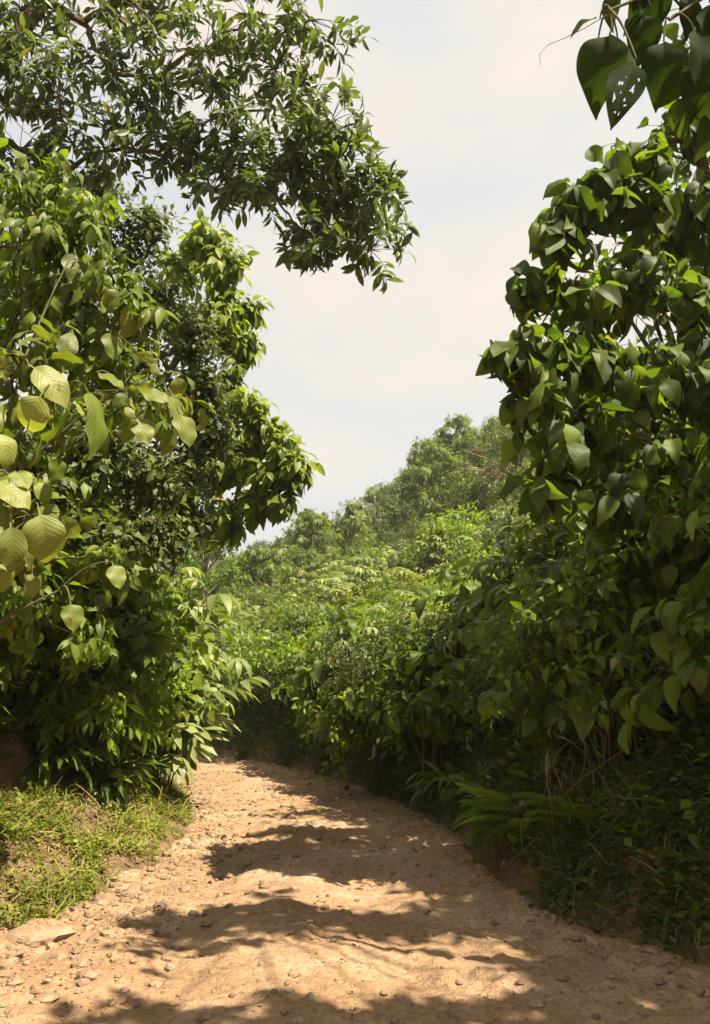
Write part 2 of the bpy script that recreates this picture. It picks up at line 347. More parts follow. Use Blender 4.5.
def road_coord(x, y):
    """signed offset from the centre line (right positive) and half width there"""
    x = np.asarray(x, float); y = np.asarray(y, float); sh = x.shape; q = np.stack([x.ravel(), y.ravel()], -1)
    off = np.empty(len(q)); hw = np.empty(len(q))
    for s in range(0, len(q), 20000):
        c = q[s:s + 20000]; d2 = ((c[:, None] - RP[None]) ** 2).sum(-1); i = d2.argmin(1)
        dv = c - RP[i]; side = np.sign((dv * RNr[i]).sum(-1)); side[side == 0] = 1
        off[s:s + 20000] = side * np.sqrt(d2[np.arange(len(c)), i]); hw[s:s + 20000] = RH[i]
    return off.reshape(sh), hw.reshape(sh)
def H(x, y):
    x = np.asarray(x, float); y = np.asarray(y, float)
    off, hw = road_coord(x, y)
    wob = 0.18 * fbm(x * 0.9, y * 0.9, 5, 3)
    dr = off - hw + wob; dl = -off - hw + wob
    k = smooth(-5, 9, x)
    far = smooth(8, 26, y)
    hr = 0.95 * smooth(-.15, 1.0, dr) + (13 + 20 * k) * (1 - np.exp(-np.maximum(dr - 0.7, 0) * (0.34 + (0.12 + .12 * far) * k) / (13 + 20 * k)))
    hr = hr + np.maximum(dr, 0) ** 0.7 * 0.32 * fbm(x * .16, y * .16, 9, 4)
    hl = 0.72 * smooth(-.1, 1.5, dl) + 0.75 * smooth(1.35, 1.95, dl + 0.5 * wob) + 9 * (1 - np.exp(-np.maximum(dl - 1.8, 0) * .30 / 9))
    hl = hl + np.maximum(dl, 0) ** 0.6 * 0.16 * fbm(x * .3, y * .3, 13, 4)
    h = np.where(off > 0, hr, hl)
    inside = np.maximum(np.maximum(dr, dl), -1.0)
    return np.where(inside < 0, np.maximum(h, 0) - 0.07, np.maximum(h, 0) - 0.07 * (1 - smooth(0, .3, inside)) + 0.04 * fbm(x * 3, y * 3, 3, 3) * smooth(0.05, .5, inside) + .05 * fbm(x * 7, y * 7, 4, 2) * smooth(0.1, .5, inside) * (inside < 4))
def Hs(x, y): return float(H(np.array([x]), np.array([y]))[0])

def grid_faces(ny, nx):
    i = np.arange(ny * nx).reshape(ny, nx)
    return np.stack([i[:-1, :-1], i[:-1, 1:], i[1:, 1:], i[1:, :-1]], -1).reshape(-1, 4)
def axis(lo, fine_lo, fine_hi, hi, step, grow=1.13):
    a = list(np.arange(fine_lo, fine_hi, step)); s = step
    while a[-1] < hi: s *= grow; a.append(a[-1] + s)
    s = step; b = [a[0]]
    while b[-1] > lo: s *= grow; b.append(b[-1] - s)
    return np.array(b[:0:-1] + a)
gx = axis(-2500, -7, 6.5, 2500, 0.085); gy = axis(-400, 2.5, 26, 3000, 0.11)
GX, GY = np.meshgrid(gx, gy)
GZ = H(GX, GY)
mb = MB(); mb.add(np.stack([GX, GY, GZ], -1), grid_faces(*GX.shape))
tag(mb.build('ground', M_soil), 'brown earth banks and hillside under the plants', 'ground', kind='structure')

# the road: a worn dirt ribbon whose ragged edges sink into the ground
ss = np.concatenate([np.arange(2.6, 13, .028), np.arange(13, 24, .06), np.arange(24, 60, .4)])
cum = np.concatenate([[0], np.cumsum(np.linalg.norm(np.diff(RP, axis=0), axis=1))]); s0 = np.interp(0, RP[:60, 1], cum[:60])
ss = ss + s0; ss = np.concatenate([np.arange(0, ss[0], .4), ss])
cxy = np.stack([np.interp(ss, cum, RP[:, k]) for k in (0, 1)], -1); nn = unit(np.stack([np.interp(ss, cum, RNr[:, k]) for k in (0, 1)], -1)); hw = np.interp(ss, cum, RH)
tt = np.linspace(-1, 1, 150)
off = tt[None] * (hw[:, None] + 0.30)
X = cxy[:, 0:1] + nn[:, 0:1] * off; Y = cxy[:, 1:2] + nn[:, 1:2] * off
def relief(X, Y, off, hw):
    Z = 0.03 * fbm(X * 1.3, Y * 1.3, 21, 4) + 0.030 * fbm(X * 5.5, Y * 5.5, 22, 4) + 0.026 * fbm(X * 14, Y * 14, 23, 2) * (.45 + .55 * smooth(-.2, .3, fbm(X * .9, Y * .9, 25, 2)))
    rut = np.exp(-((np.abs(off + 0.1) - 0.82) / .3) ** 2); Z = Z - 0.035 * rut + 0.02 * np.exp(-((off + .1) / .3) ** 2)
    lump = np.maximum(fbm(X * 7, Y * 7, 31, 3) - .12, 0); Z = Z + lump * 0.07 * (.25 + .75 * smooth(.2, 1.4, np.abs(off + .2)))
    e = np.abs(off) - hw + 0.2 * fbm(X * 1.7, Y * 1.7, 41, 4)
    return Z + 0.03 * smooth(-.5, 0.0, e) - 0.30 * smooth(0.0, .4, e)
Z = relief(X, Y, off, hw[:, None])
mb = MB(); mb.add(np.stack([X, Y, Z], -1), grid_faces(*X.shape))
tag(mb.build('road', M_road), 'stony tan dirt road with wheel ruts bending away to the left', 'road', kind='structure')
def road_z(x, y): return 0.0

# ------------------------------------------------------------------ leaf templates
V3 = range(3)
T_ov = [leaf(w=.52, nl=3, nw=1, a=.7, droop=.35 + .25 * k, fold=.25, ph=k) for k in V3]
T_small = [leaf(w=.55, nl=2, nw=1, a=.8, droop=.3 + .3 * k, fold=.3, pet=.08) for k in V3]
T_lance = [leaf(w=.27, nl=3, nw=1, a=.95, droop=.2 + .25 * k, fold=.35, pet=.08) for k in V3]
T_whorl = [leaf(w=.33, nl=4, nw=1, a=1.05, droop=.1 + .3 * k, fold=.3, pet=.08) for k in V3]
T_strap = [leaf(w=.16, nl=6, nw=1, a=.6, b=.7, droop=1.0 + .35 * k, fold=.5, pet=.05) for k in V3]
T_big = [leaf(w=(.84, .6, .7)[k], nl=12, nw=5, a=.68, b=(.75, .9, .85)[k], droop=.4 + .4 * k, fold=.22, wave=.05, curl=.25, pet=.16, ph=2 * k) for k in V3]
T_teak = [leaf(w=.56, nl=8, nw=3, a=.68, b=.85, droop=.3 + .35 * k, fold=.3, wave=.03, pet=.12, ph=2 * k) for k in V3]
T_mix = T_teak + [leaf(w=.48, nl=8, nw=3, a=.74, b=1.0, droop=.8, fold=.4, wave=.05, pet=.12, ph=5), leaf(w=.62, nl=8, nw=3, a=.66, b=.9, droop=1.2, fold=.15, wave=.05, pet=.16, ph=3)]
T_droop = [leaf(w=.36, nl=5, nw=1, a=.8, b=1.1, droop=.4 + .5 * k, fold=.35, pet=.12) for k in V3]
T_lime = [leaf(w=.46, nl=4, nw=1, a=.8, droop=.4 + .3 * k, fold=.3, pet=.12) for k in V3]
T_palm = [palmate(7, .25, 2.1, .5 + .3 * k, .75) for k in V3]
T_pinn = [pinnate(9, .34, .34, .7 + .4 * k) for k in V3]
T_fern = [pinnate(14, .26, .30, .9 + .4 * k) for k in V3]
T_banana = [leaf(w=.26, nl=9, nw=2, a=.72, b=.6, droop=.7 + .4 * k, fold=.25, wave=.03, pet=.25, ph=k) for k in V3]
T_blade = [leaf(w=.05, nl=4, nw=1, a=.5, b=.7, droop=.6 + .5 * k, fold=.4, pet=0) for k in V3]

# ------------------------------------------------------------------ shrub prototypes (local, base at origin): each returns {part: mesh}
def dome_shrub(seed, h, rad, T, K, tpls, size, mat, nclump=13, droop=.4, t0=.3, upj=.45, stem_r=.02, along=.6, radial=.9, low=.05):
    rng = np.random.RandomState(seed); f = MB(); s = MB()
    ang = rng.uniform(0, 6.28, nclump) ; rr = rad * np.sqrt(rng.uniform(.05, 1, nclump)) * .75
    zz = h * (low + .06 + (0.84 - low) * (1 - (rr / rad) ** 2) ** .7 * rng.uniform(.35, 1.0, nclump))
    C = np.stack([rr * np.cos(ang), rr * np.sin(ang), zz], -1)
    base = np.stack([rng.normal(0, .08, nclump), rng.normal(0, .08, nclump), np.full(nclump, -.25)], -1)
    mid = base * .5 + C * .5 + np.stack([-C[:, 0] * .25, -C[:, 1] * .25, h * .12 * np.ones(nclump)], -1)
    tubes(s, bezier(base, mid, C, 6), stem_r, stem_r * .4, 5)
    per = T // nclump
    for c in C:
        d = unit(rng.normal(0, 1, (per, 3)) + np.array([c[0] / rad, c[1] / rad, .35]) * .8)
        L_ = rad * rng.uniform(.30, .72, (per, 1)); B = c + d * L_ * np.array([1, 1, .85]); B[:, 2] = np.maximum(B[:, 2], low * h * .6)
        Cc = (c + B) / 2 + np.array([0, 0, .12]) * L_ + rng.normal(0, .04, (per, 3))
        twig_leaves(f, s, tpls, rng, np.repeat(c[None], per, 0), Cc, B, K, size, t0=t0, droop=droop, upjit=upj, along=along, radial=radial, twig_r=.005)
    return dict(foliage=f.mesh('foliage', mat), stem=s.mesh('stem', M_twig))
def palm_shrub(seed, h, rad, nst, K, tpls, size, mat):
    rng = np.random.RandomState(seed); f = MB(); s = MB()
    a = rng.uniform(0, 6.28, nst); r = rad * np.sqrt(rng.uniform(0, 1, nst)); hh = h * rng.uniform(.5, 1, nst) * (1 - .3 * (r / rad) ** 2)
    B = np.stack([r * np.cos(a), r * np.sin(a), hh], -1); A = np.stack([B[:, 0] * .3, B[:, 1] * .3, np.full(nst, -.3)], -1)
    Cc = np.stack([B[:, 0] * .5, B[:, 1] * .5, hh * .6], -1)
    twig_leaves(f, s, tpls, rng, A, Cc, B, K, size, t0=.16, radial=1.0, along=.35, droop=.05, upjit=.3, twig_r=.012)
    return dict(foliage=f.mesh('foliage', mat), stem=s.mesh('stem', M_twig))
def blade_clump(seed, n, tpls, size, mat, upz=1.1, spread=.12):
    rng = np.random.RandomState(seed); f = MB(); s = MB()
    a = rng.uniform(0, 6.28, n); z = rng.uniform(.0, .35, n)
    pos = np.stack([np.cos(a) * spread * rng.uniform(0, 1, n), np.sin(a) * spread * rng.uniform(0, 1, n), z], -1)
    d = np.stack([np.cos(a), np.sin(a), upz * rng.uniform(.5, 1.5, n)], -1); up = np.stack([-np.cos(a) * .6, -np.sin(a) * .6, np.ones(n)], -1) + rng.normal(0, .25, (n, 3))
    place(f, tpls, pos, d, up, size * rng.uniform(.6, 1.15, n), rng)
    tubes(s, bezier(pos * [1, 1, 0] + [0, 0, -.2], pos * [1, 1, .5], pos + unit(d) * size * .05, 4), .012, .008, 4)
    return dict(foliage=f.mesh('foliage', mat), stem=s.mesh('stem', M_twig))
def small_tree(seed, h, rad, ncl, per, K, tpls, size, mat, droop=.4, t0=.3):
    rng = np.random.RandomState(seed); f = MB(); s = MB()
    tr = bezier(np.array([[0, 0, -.4]]), np.array([[rng.normal(0, .2), rng.normal(0, .2), h * .4]]), np.array([[rng.normal(0, .3), rng.normal(0, .3), h * .8]]), 9)
    tubes(s, tr, .03 * h * .6, .012 * h * .4, 7)
    a = rng.uniform(0, 6.28, ncl); u = rng.uniform(-.9, 1, ncl); rr = rad * np.sqrt(1 - np.clip(u, -.7, .95) ** 2) * rng.uniform(.35, .95, ncl)
    C = np.stack([rr * np.cos(a), rr * np.sin(a), h * .54 + u * h * .42], -1)
    st = tr[0][np.clip((np.clip((C[:, 2] / h - .25), .2, .75) * 10).astype(int), 2, 8)]
    tubes(s, bezier(st, (st + C) / 2 + [0, 0, .1 * h * .3], C, 5), .009 * h, .003 * h, 4)
    for c in C:
        d = unit(rng.normal(0, 1, (per, 3)) + unit(c - [0, 0, h * .6]) * .7); B = c + d * rad * rng.uniform(.22, .55, (per, 1)) * np.array([1, 1, .8])
        Cc = (c + B) / 2 + [0, 0, .06 * rad]
        twig_leaves(f, s, tpls, rng, np.repeat(c[None], per, 0), Cc, B, K, size, t0=t0, droop=droop, twig_r=.008)
    return dict(crown=f.mesh('crown', mat), trunk=s.mesh('trunk', M_bark))

SP = {
 'broad': [dome_shrub(11 + k, 2.2, 1.15, 200, 9, T_ov, .135, M_mid) for k in range(3)],
 'broadlime': [dome_shrub(21 + k, 2.2, 1.1, 190, 9, T_ov, .14, M_lime) for k in range(2)],
 'dark': [dome_shrub(31 + k, 2.3, 1.2, 330, 10, T_small, .085, M_dark) for k in range(2)],
 'olive': [dome_shrub(36 + k, 2.4, 1.2, 260, 9, T_lance, .14, M_olive) for k in range(2)],
 'palmate': [palm_shrub(41 + k, 2.4, 1.0, 30, 11, T_palm, .33, M_pale) for k in range(2)],
 'feather': [dome_shrub(51 + k, 2.6, 1.2, 110, 7, T_pinn, .34, M_pale, droop=.5) for k in range(2)],
 'lance': [dome_shrub(61 + k, 2.0, 1.0, 170, 10, T_lance, .19, M_lime, droop=.7) for k in range(2)],
 'bigleaf': [dome_shrub(71 + k, 2.3, 1.15, 100, 6, T_teak, .28, M_bigs, droop=.7) for k in range(2)],
 'banana': [blade_clump(81 + k, 17, T_banana, 1.25, M_mid) for k in range(2)],
 'reed': [blade_clump(86 + k, 60, T_strap, .85, M_mid, spread=.3) for k in range(2)],
 'fern': [blade_clump(91 + k, 22, T_fern, .62, M_mid, upz=.7) for k in range(2)],
 'tree': [small_tree(101 + k, 4.6, 1.7, 30, 14, 8, T_ov, .17, M_mid) for k in range(2)],
 'feathertree': [small_tree(111 + k, 5.0, 1.8, 26, 9, 6, T_pinn, .42, M_pale, droop=.45) for k in range(2)],
 'darktree': [small_tree(121 + k, 4.6, 1.7, 30, 16, 9, T_lance, .17, M_olive) for k in range(2)],
}
KINDN = {'tree': ('small_tree', 'tree'), 'feathertree': ('feathery_tree', 'tree'), 'darktree': ('small_tree', 'tree'), 'banana': ('broad_blade_plant', 'plant'), 'reed': ('reed_clump', 'plant'), 'fern': ('fern', 'fern')}
LOOK = {'broad': 'mid green broad-leaved shrub', 'broadlime': 'bright lime green broad-leaved shrub', 'dark': 'dark green small-leaved bush', 'olive': 'olive green narrow-leaved bush',
        'palmate': 'pale green shrub with hand-shaped leaves', 'feather': 'pale feathery-leaved shrub', 'lance': 'light green shrub with long drooping leaves', 'bigleaf': 'shrub with large drooping veined leaves',
        'banana': 'plant with long broad arching blades', 'reed': 'clump of long narrow arching leaves', 'fern': 'fern with arching fronds', 'tree': 'small round-crowned green tree', 'feathertree': 'pale feathery-crowned tree', 'darktree': 'olive dark-crowned small tree'}
rng0 = np.random.RandomState(7)
def spawn(sp, x, y, scale, where, group=None, rot=None, label=None, dz=0.0, zs=1.0):
    v = SP[sp][rng0.randint(len(SP[sp]))]; nm, cat = KINDN.get(sp, ('shrub', 'shrub'))
    z = Hs(x, y) + dz
    o = empty(nm, (x, y, z), label or (LOOK[sp] + ' ' + where), cat, group)
    o.scale = (scale, scale, scale * zs); o.rotation_euler = (rng0.normal(0, .06), rng0.normal(0, .06), rng0.uniform(0, 6.28) if rot is None else rot)
    for part, me in v.items(): link(part, me, o)
    return o

exec_order = []
# ------------------------------------------------------------------ hero trees
def hero_tree(name, label, cat, trunk, r, clumps, per, K, tpls, size, leafmat, seed, twl=(.35, 1.05), reach=1.0, **kw):
    """trunk: list of points; clumps: (centre, radius) pairs reached by limbs from the trunk"""
    rng = np.random.RandomState(seed); base = np.array(trunk[0], float)
    root = empty(name, base, label, cat); f = MB(); s = MB(); lm = MB()
    tp = np.array(trunk, float) - base
    q = np.linspace(0, len(tp) - 1, 14); path = np.stack([np.interp(q, np.arange(len(tp)), tp[:, k]) for k in V3], -1)
    path[1:-1] = (path[:-2] + path[1:-1] * 2 + path[2:]) / 4
    tubes(s, path[None], r, r * .45, 9)
    nodes = [q_ for q_ in path[4:]]; cost = [0.0 for q_ in nodes]
    order = sorted(clumps, key=lambda q_: np.min(np.linalg.norm(path[4:] + base - np.asarray(q_[0]), axis=1)))
    for c, rad in order:
        c = np.asarray(c, float) - base; rad = np.asarray(rad, float) * np.ones(3)
        dd = np.array([np.linalg.norm(q_ - c) + .35 * k_ + .3 * max(q_[2] - c[2], 0) for q_, k_ in zip(nodes, cost)]); i = dd.argmin()
        a = nodes[i]; Lm = np.linalg.norm(c - a); th = .30 * r / (1 + .55 * cost[i])
        cm_ = (a + c) / 2 + np.array([0, 0, .10 * Lm]) + rng.normal(0, .10 * Lm, 3)
        seg = bezier(a[None], cm_[None], c[None], 9); seg[0, 1:-1] += rng.normal(0, .018 * Lm, (7, 3))
        tubes(lm, seg, th, th * .5, 6); nodes += [seg[0, 4], seg[0, 6], c]; cost += [cost[i] + Lm * .5, cost[i] + Lm * .75, cost[i] + Lm]
        n = max(3, int(per * rng.uniform(.8, 1.2)))
        d = unit(rng.normal(0, 1, (n, 3)))
        B = c + d * rad * rng.uniform(twl[0], twl[1], (n, 1)) * np.where(rng.uniform(0, 1, (n, 1)) < .25, reach, 1.0)
        Cc = (c + B) / 2 + np.array([0, 0, .15]) * rad + rng.normal(0, .08, (n, 3)) * rad
        twig_leaves(f, lm, tpls, rng, np.repeat(c[None], n, 0), Cc, B, K, size, **kw)
    s.build('trunk', M_bark, root); lm.build('branches', M_twig, root); f.build('crown' if cat == 'tree' else 'foliage', leafmat, root)
    return root
def cl(*a): return [(P(px, py, Y), rd) for px, py, Y, rd in a]

# overhanging tree, upper left: narrow glossy leaves in whorls
hero_tree('overhanging_tree', 'tall tree with narrow olive leaves whose branch hangs over the road at top left', 'tree',
    [(-6.0, 9.0, Hs(-6.0, 9.0) - .3), (-5.9, 8.9, 4.6), (-5.3, 8.6, 7.0), (-4.6, 8.4, 8.9), (-3.5, 8.2, 10.6)], .19,
    cl((30, 40, 8.2, 0.86), (90, 30, 8.5, 0.80), (60, 110, 8.3, 0.80), (20, 150, 8.6, 0.75), (150, 20, 8.2, 0.80), (160, 80, 8.4, 0.69), (110, 150, 8.7, 0.52), (205, 50, 8.1, 0.69),
       (250, 20, 8.3, 0.69), (275, 70, 8.5, 0.57), (210, 120, 8.1, 0.52), (240, 165, 8.3, 0.48), (310, 20, 8.0, 0.57), (300, 110, 8.3, 0.52), (330, 125, 7.9, 0.46), (270, 190, 8.1, 0.48), (320, 175, 8.2, 0.48),
       (350, 160, 7.9, 0.46), (375, 195, 8.0, 0.41), (340, 225, 8.0, 0.46), (370, 250, 7.9, 0.38), (312, 240, 8.0, 0.34), (215, 190, 8.3, 0.34), (180, 150, 8.5, 0.34), (345, 205, 8.4, 0.46), (290, 150, 7.9, 0.40),
       (60, -60, 8.3, 1.03), (180, -60, 8.3, 1.03), (290, -50, 8.2, 0.92), (40, 75, 8.4, .8), (10, 110, 8.5, .8), (110, 70, 8.5, .6), (70, 170, 8.8, .6), (140, 120, 8.6, .5), (20, 10, 8.3, .7), (130, 0, 8.3, .6), (-40, 60, 8.6, 1.03), (-40, 180, 8.7, 0.92)),
    20, 10, T_whorl, .185, M_olive, 201, twl=(.4, 1.1), reach=1.25, t0=.62, radial=1.0, along=.55, droop=.1, upjit=.5, twig_r=.006)
# lime tree leaning out from the left over the bend
hero_tree('leaning_tree', 'lime green tree leaning right over the road from the left bank', 'tree',
    [(-4.9, 12.6, Hs(-4.9, 12.6) - .3), (-4.7, 12.6, 3.5), (-4.0, 12.7, 5.5), (-3.0, 12.8, 7.4)], .14,
    cl((205, 245, 12.8, .55), (225, 270, 12.6, .55), (180, 270, 13.2, .6), (240, 310, 12.8, .4), (215, 320, 12.5, .6), (240, 345, 12.8, .38), (190, 330, 13.4, .6), (225, 385, 12.8, .5), (200, 400, 13.2, .6), (245, 405, 12.6, .42),
       (262, 430, 12.6, .40), (285, 450, 12.5, .36), (296, 465, 12.4, .3), (270, 475, 12.6, .36), (240, 450, 13, .5), (255, 500, 12.7, .3), (215, 470, 13, .55), (225, 520, 13, .45), (190, 470, 13.3, .6), (280, 500, 12.5, .25)),
    34, 8, T_lime, .24, M_lime, 202, t0=.35, droop=.75, along=.6, radial=.8, upjit=.4, face=(.35, -.3, 1))
# dark tree behind, left
hero_tree('dark_tree', 'dense dark small-leaved tree between the leaning lime tree and the big-leaf shrub', 'tree',
    [(-5.0, 10.2, Hs(-5.0, 10.2) - .3), (-4.6, 10.2, 3.6), (-3.9, 10.2, 5.4), (-3.5, 10.2, 6.5)], .13,
    cl((120, 250, 10.4, .7), (160, 300, 10.2, .6), (195, 345, 10, .55), (205, 390, 9.8, .5), (180, 420, 10, .6), (140, 360, 10.4, .7), (90, 300, 10.6, .7), (60, 240, 10.6, .8), (100, 200, 10.8, .7), (210, 440, 10, .45), (180, 480, 10, .6), (130, 470, 10.3, .7), (100, 400, 10.5, .8), (30, 300, 10.6, .8), (150, 230, 10.4, .55), (40, 200, 10.8, .7), (100, 450, 8.2, .5), (150, 480, 8.4, .5), (50, 500, 8, .5), (120, 540, 8.2, .5), (20, 470, 8, .5), (165, 540, 8.6, .45), (185, 515, 9, .45), (60, 420, 8.2, .5)),
    60, 10, T_small, .12, M_dark, 203, t0=.25, droop=.2, upjit=.6)
# mid-distance leaf curtain, upper left
hero_tree('drooping_tree', 'tree with long drooping leaves above the big-leaf shrub at left', 'tree',
    [(-4.4, 6.2, Hs(-4.4, 6.2) - .3), (-4.2, 6.2, 3.2), (-3.6, 6.1, 5.0)], .09,
    cl((15, 250, 6.2, .45), (50, 240, 6.0, .4), (90, 235, 6.1, .4), (60, 290, 6.1, .4), (20, 310, 6.2, .45), (110, 280, 6.0, .35), (135, 310, 5.9, .28), (95, 330, 6.1, .35), (20, 200, 6.4, .45), (70, 190, 6.3, .4), (-30, 260, 6.3, .5), (10, 370, 6.6, .5), (60, 350, 6.6, .4), (110, 370, 6.5, .35), (150, 400, 6.6, .3), (20, 440, 6.8, .4), (10, 540, 6.6, .4), (110, 560, 6.7, .25), (30, 610, 6.6, .4), (90, 640, 6.7, .3)),
    19, 8, T_droop, .155, M_mid, 204, t0=.35, droop=.9, along=.5, radial=.8, upjit=.6, sizevar=.5, face=(.3, -.35, .85))

# big-leaf shrub, near left: chosen leaves plus random ones
def explicit_leaves(mb, tw, spec, rng, tpls, anchors, base):
    for (px, py, Y, lpx, ang, tilt, rr) in spec:
        tip = P(px + lpx * cos(ang), py + lpx * sin(ang), Y); st = P(px, py, Y)
        d = tip - st; ln = np.linalg.norm(d); d = unit(d) + np.array([0, -.12, 0])
        up = np.array(tilt, float)
        n0 = mb.n
        place(mb, [tpls[1] if lpx > 75 and len(tpls) == 3 else tpls[rng.randint(len(tpls))]], (st - base)[None], d[None], up[None], ln / 1.22, rng, rr, rr + .06)
        a = anchors[np.argmin(np.linalg.norm(anchors - st, axis=1))]
        tubes(tw, bezier((a - base)[None], ((a + st) / 2 + [0, 0, .12] - base)[None], (st - base)[None], 6), .009, .005, 5)
rng = np.random.RandomState(301)
bx = np.array([-3.75, 5.6, Hs(-3.75, 5.6)])
root = empty('large_leaf_shrub', bx, 'shrub with very large pale round veined leaves at near left', 'shrub')
f = MB(); s = MB()
stems = [P(-30, 420, 5.2), P(20, 370, 5.3), P(60, 395, 5.3), P(120, 390, 5.5), P(10, 480, 5.0), P(30, 520, 5.1), P(160, 385, 5.8), P(60, 590, 5.7), P(90, 520, 5.8)]
for q in stems:
    tubes(s, bezier((np.array([0, 0, -.3]) + rng.normal(0, .12, 3) * [1, 1, 0])[None], ((q - bx) * [.35, .4, .75])[None], (q - bx)[None], 10), .02, .008, 6)
D = radians
explicit_leaves(f, s, [
    (28, 364, 5.1, 66, D(33), (.35, -.9, .5), .88), (44, 390, 5.0, 60, D(118), (.3, -1, .35), .92), (12, 372, 5.2, 50, D(160), (.2, -.6, .8), .6), (64, 402, 5.25, 60, D(78), (.9, .5, .3), .35),
    (84, 385, 5.1, 86, D(58), (.9, -.15, .35), .35), (36, 428, 5.2, 50, D(65), (.9, .4, .3), .4), (60, 362, 5.3, 42, D(-60), (.5, -.3, .8), .5), (96, 372, 5.4, 36, D(20), (.3, -.5, .9), .5),
    (140, 392, 5.5, 34, D(10), (.4, -.8, .6), .6), (136, 415, 5.5, 34, D(60), (.5, -.9, .4), .62), (166, 392, 5.6, 36, D(55), (.8, -.5, .5), .5), (178, 410, 5.6, 42, D(62), (.7, -.6, .4), .55), (122, 398, 5.6, 28, D(150), (.2, -.7, .7), .4), (172, 425, 5.7, 36, D(95), (.6, -.6, .4), .3), (152, 378, 5.6, 26, D(-70), (.6, -.4, .8), .6),
    (38, 506, 5.0, 72, D(75), (.35, -1, .3), .8), (-8, 478, 4.9, 52, D(30), (.2, -.7, .8), .85), (10, 520, 4.9, 60, D(80), (.5, -.8, .4), .4), (-10, 430, 5, 50, D(40), (.2, -.6, .8), .8), (34, 480, 5.2, 34, D(40), (.4, -.7, .7), .7), (20, 545, 5.1, 46, D(120), (.5, -.6, .5), .55), (32, 572, 5.2, 30, D(80), (.5, -.8, .5), .85), (-4, 560, 5, 40, D(60), (.4, -.8, .5), .8),
    (112, 562, 5.6, 30, D(65), (.6, -.8, .5), .7), (62, 455, 5.4, 34, D(100), (.6, -.2, .5), .2), (70, 600, 5.6, 34, D(75), (.6, -.8, .4), .4),
    (0, 350, 5.3, 44, D(10), (.3, -.4, .9), .6), (20, 345, 5.5, 36, D(-30), (.3, -.2, 1), .7), (-20, 395, 5.2, 46, D(60), (.3, -.7, .6), .5), (110, 330, 5.7, 32, D(75), (.6, -.6, .5), .5), (130, 300, 5.8, 46, D(72), (.8, -.5, .4), .85), (118, 285, 5.8, 36, D(100), (.6, -.7, .4), .7), (75, 250, 5.9, 40, D(80), (.6, -.7, .4), .35)],
    rng, T_big, np.array(stems), bx)
st_ = [stems[k] for k in (0, 1, 2, 3, 4, 5, 6)]; A = np.array([st_[i] for i in rng.randint(0, len(st_), 46)]) - bx + rng.normal(0, .06, (46, 3)); B = A + rng.normal(0, .22, A.shape) + [-.05, .25, -.05]
twig_leaves(f, s, T_big, rng, A, (A + B) / 2 + [0, 0, .06], B, 5, .15, t0=.3, droop=.6, face=(.3, -.4, .8), upjit=.5, sizevar=.5)
s.build('stem', M_twig, root); f.build('foliage', M_big, root)

# right bank tree with large drooping leaves
hero_tree('right_bank_tree', 'tree with large dark drooping veined leaves reaching over the road from the right bank', 'tree',
    [(4.6, 7.9, Hs(4.6, 7.9) - .3), (4.5, 7.9, 3.6), (4.1, 7.8, 5.4), (3.7, 7.6, 7.6)], .13,
    cl((640, 150, 7.4, .40), (690, 130, 7.6, .45), (605, 185, 7.3, .38), (575, 205, 7.2, .30), (560, 235, 7.1, .25), (640, 210, 7.4, .42), (690, 210, 7.6, .45), (545, 285, 7.1, .28), (590, 300, 7.3, .32), (640, 285, 7.4, .42), (690, 295, 7.5, .45),
       (515, 350, 7.0, .26), (550, 350, 7.1, .36), (600, 360, 7.3, .42), (650, 370, 7.4, .42), (700, 380, 7.5, .45), (535, 400, 7.1, .32), (590, 420, 7.3, .42), (650, 440, 7.4, .42), (700, 460, 7.5, .4), (565, 450, 7.2, .3), (555, 480, 7.2, .2), (620, 490, 7.4, .38), (690, 530, 7.3, .42), (640, 540, 7.6, .4),
       (740, 200, 7.6, .6), (750, 330, 7.6, .6), (760, 460, 7.6, .6), (700, 60, 7.8, .5), (760, 80, 7.7, .6)),
    13, 8, T_mix, .245, M_teak, 205, twl=(.5, 1.05), reach=1.55, t0=.2, droop=1.0, along=.45, radial=.9, upjit=.55, face=(.1, -.25, .85), twig_r=.006, sizevar=.55)

# near branch hanging into the top right corner
rng = np.random.RandomState(302)
bx = np.array([3.9, 4.4, Hs(3.9, 4.4)])
root = empty('near_right_tree', bx, 'near tree whose big insect-holed leaves hang into the top right corner', 'tree')
f = MB(); s = MB(); lm = MB()
holes = [(.3, .42, .07, .06), (.40, .58, .05, .03), (.66, .36, .08, .05), (.72, .58, .05, .07), (.28, .66, .06, .03), (.60, .76, .06, .025), (.22, .27, .03, .03), (.56, .24, .03, .02), (.80, .44, .04, .03), (.58, .5, .025, .02), (.36, .78, .03, .03)]
T_near = [leaf(w=.47 + .06 * k, nl=24, nw=8, a=.74, b=1.1, droop=.3 + .35 * k, fold=.3, wave=.045, pet=.12, ph=2 * k) for k in range(4)]
T_hole = [leaf(w=.5, nl=40, nw=18, a=.7, b=1.0, droop=.3, fold=.2, wave=.02, pet=.12, holes=holes)]
tubes(s, bezier(np.array([[0, 0, -.3]]), np.array([[-.3, 0, 2.6]]), P(790, -40, 4.2)[None] - bx, 12), .09, .04, 9)
tips = np.array([P(700, -20, 4.1), P(640, -10, 4.0), P(670, 20, 4.0), P(610, 10, 4.0), P(720, 40, 4.1)])
tubes(lm, bezier(np.repeat((P(790, -40, 4.2) - bx)[None], 5, 0), (tips + P(790, -40, 4.2)) / 2 + [0, 0, .1] - bx, tips - bx, 7), .02, .008, 6)
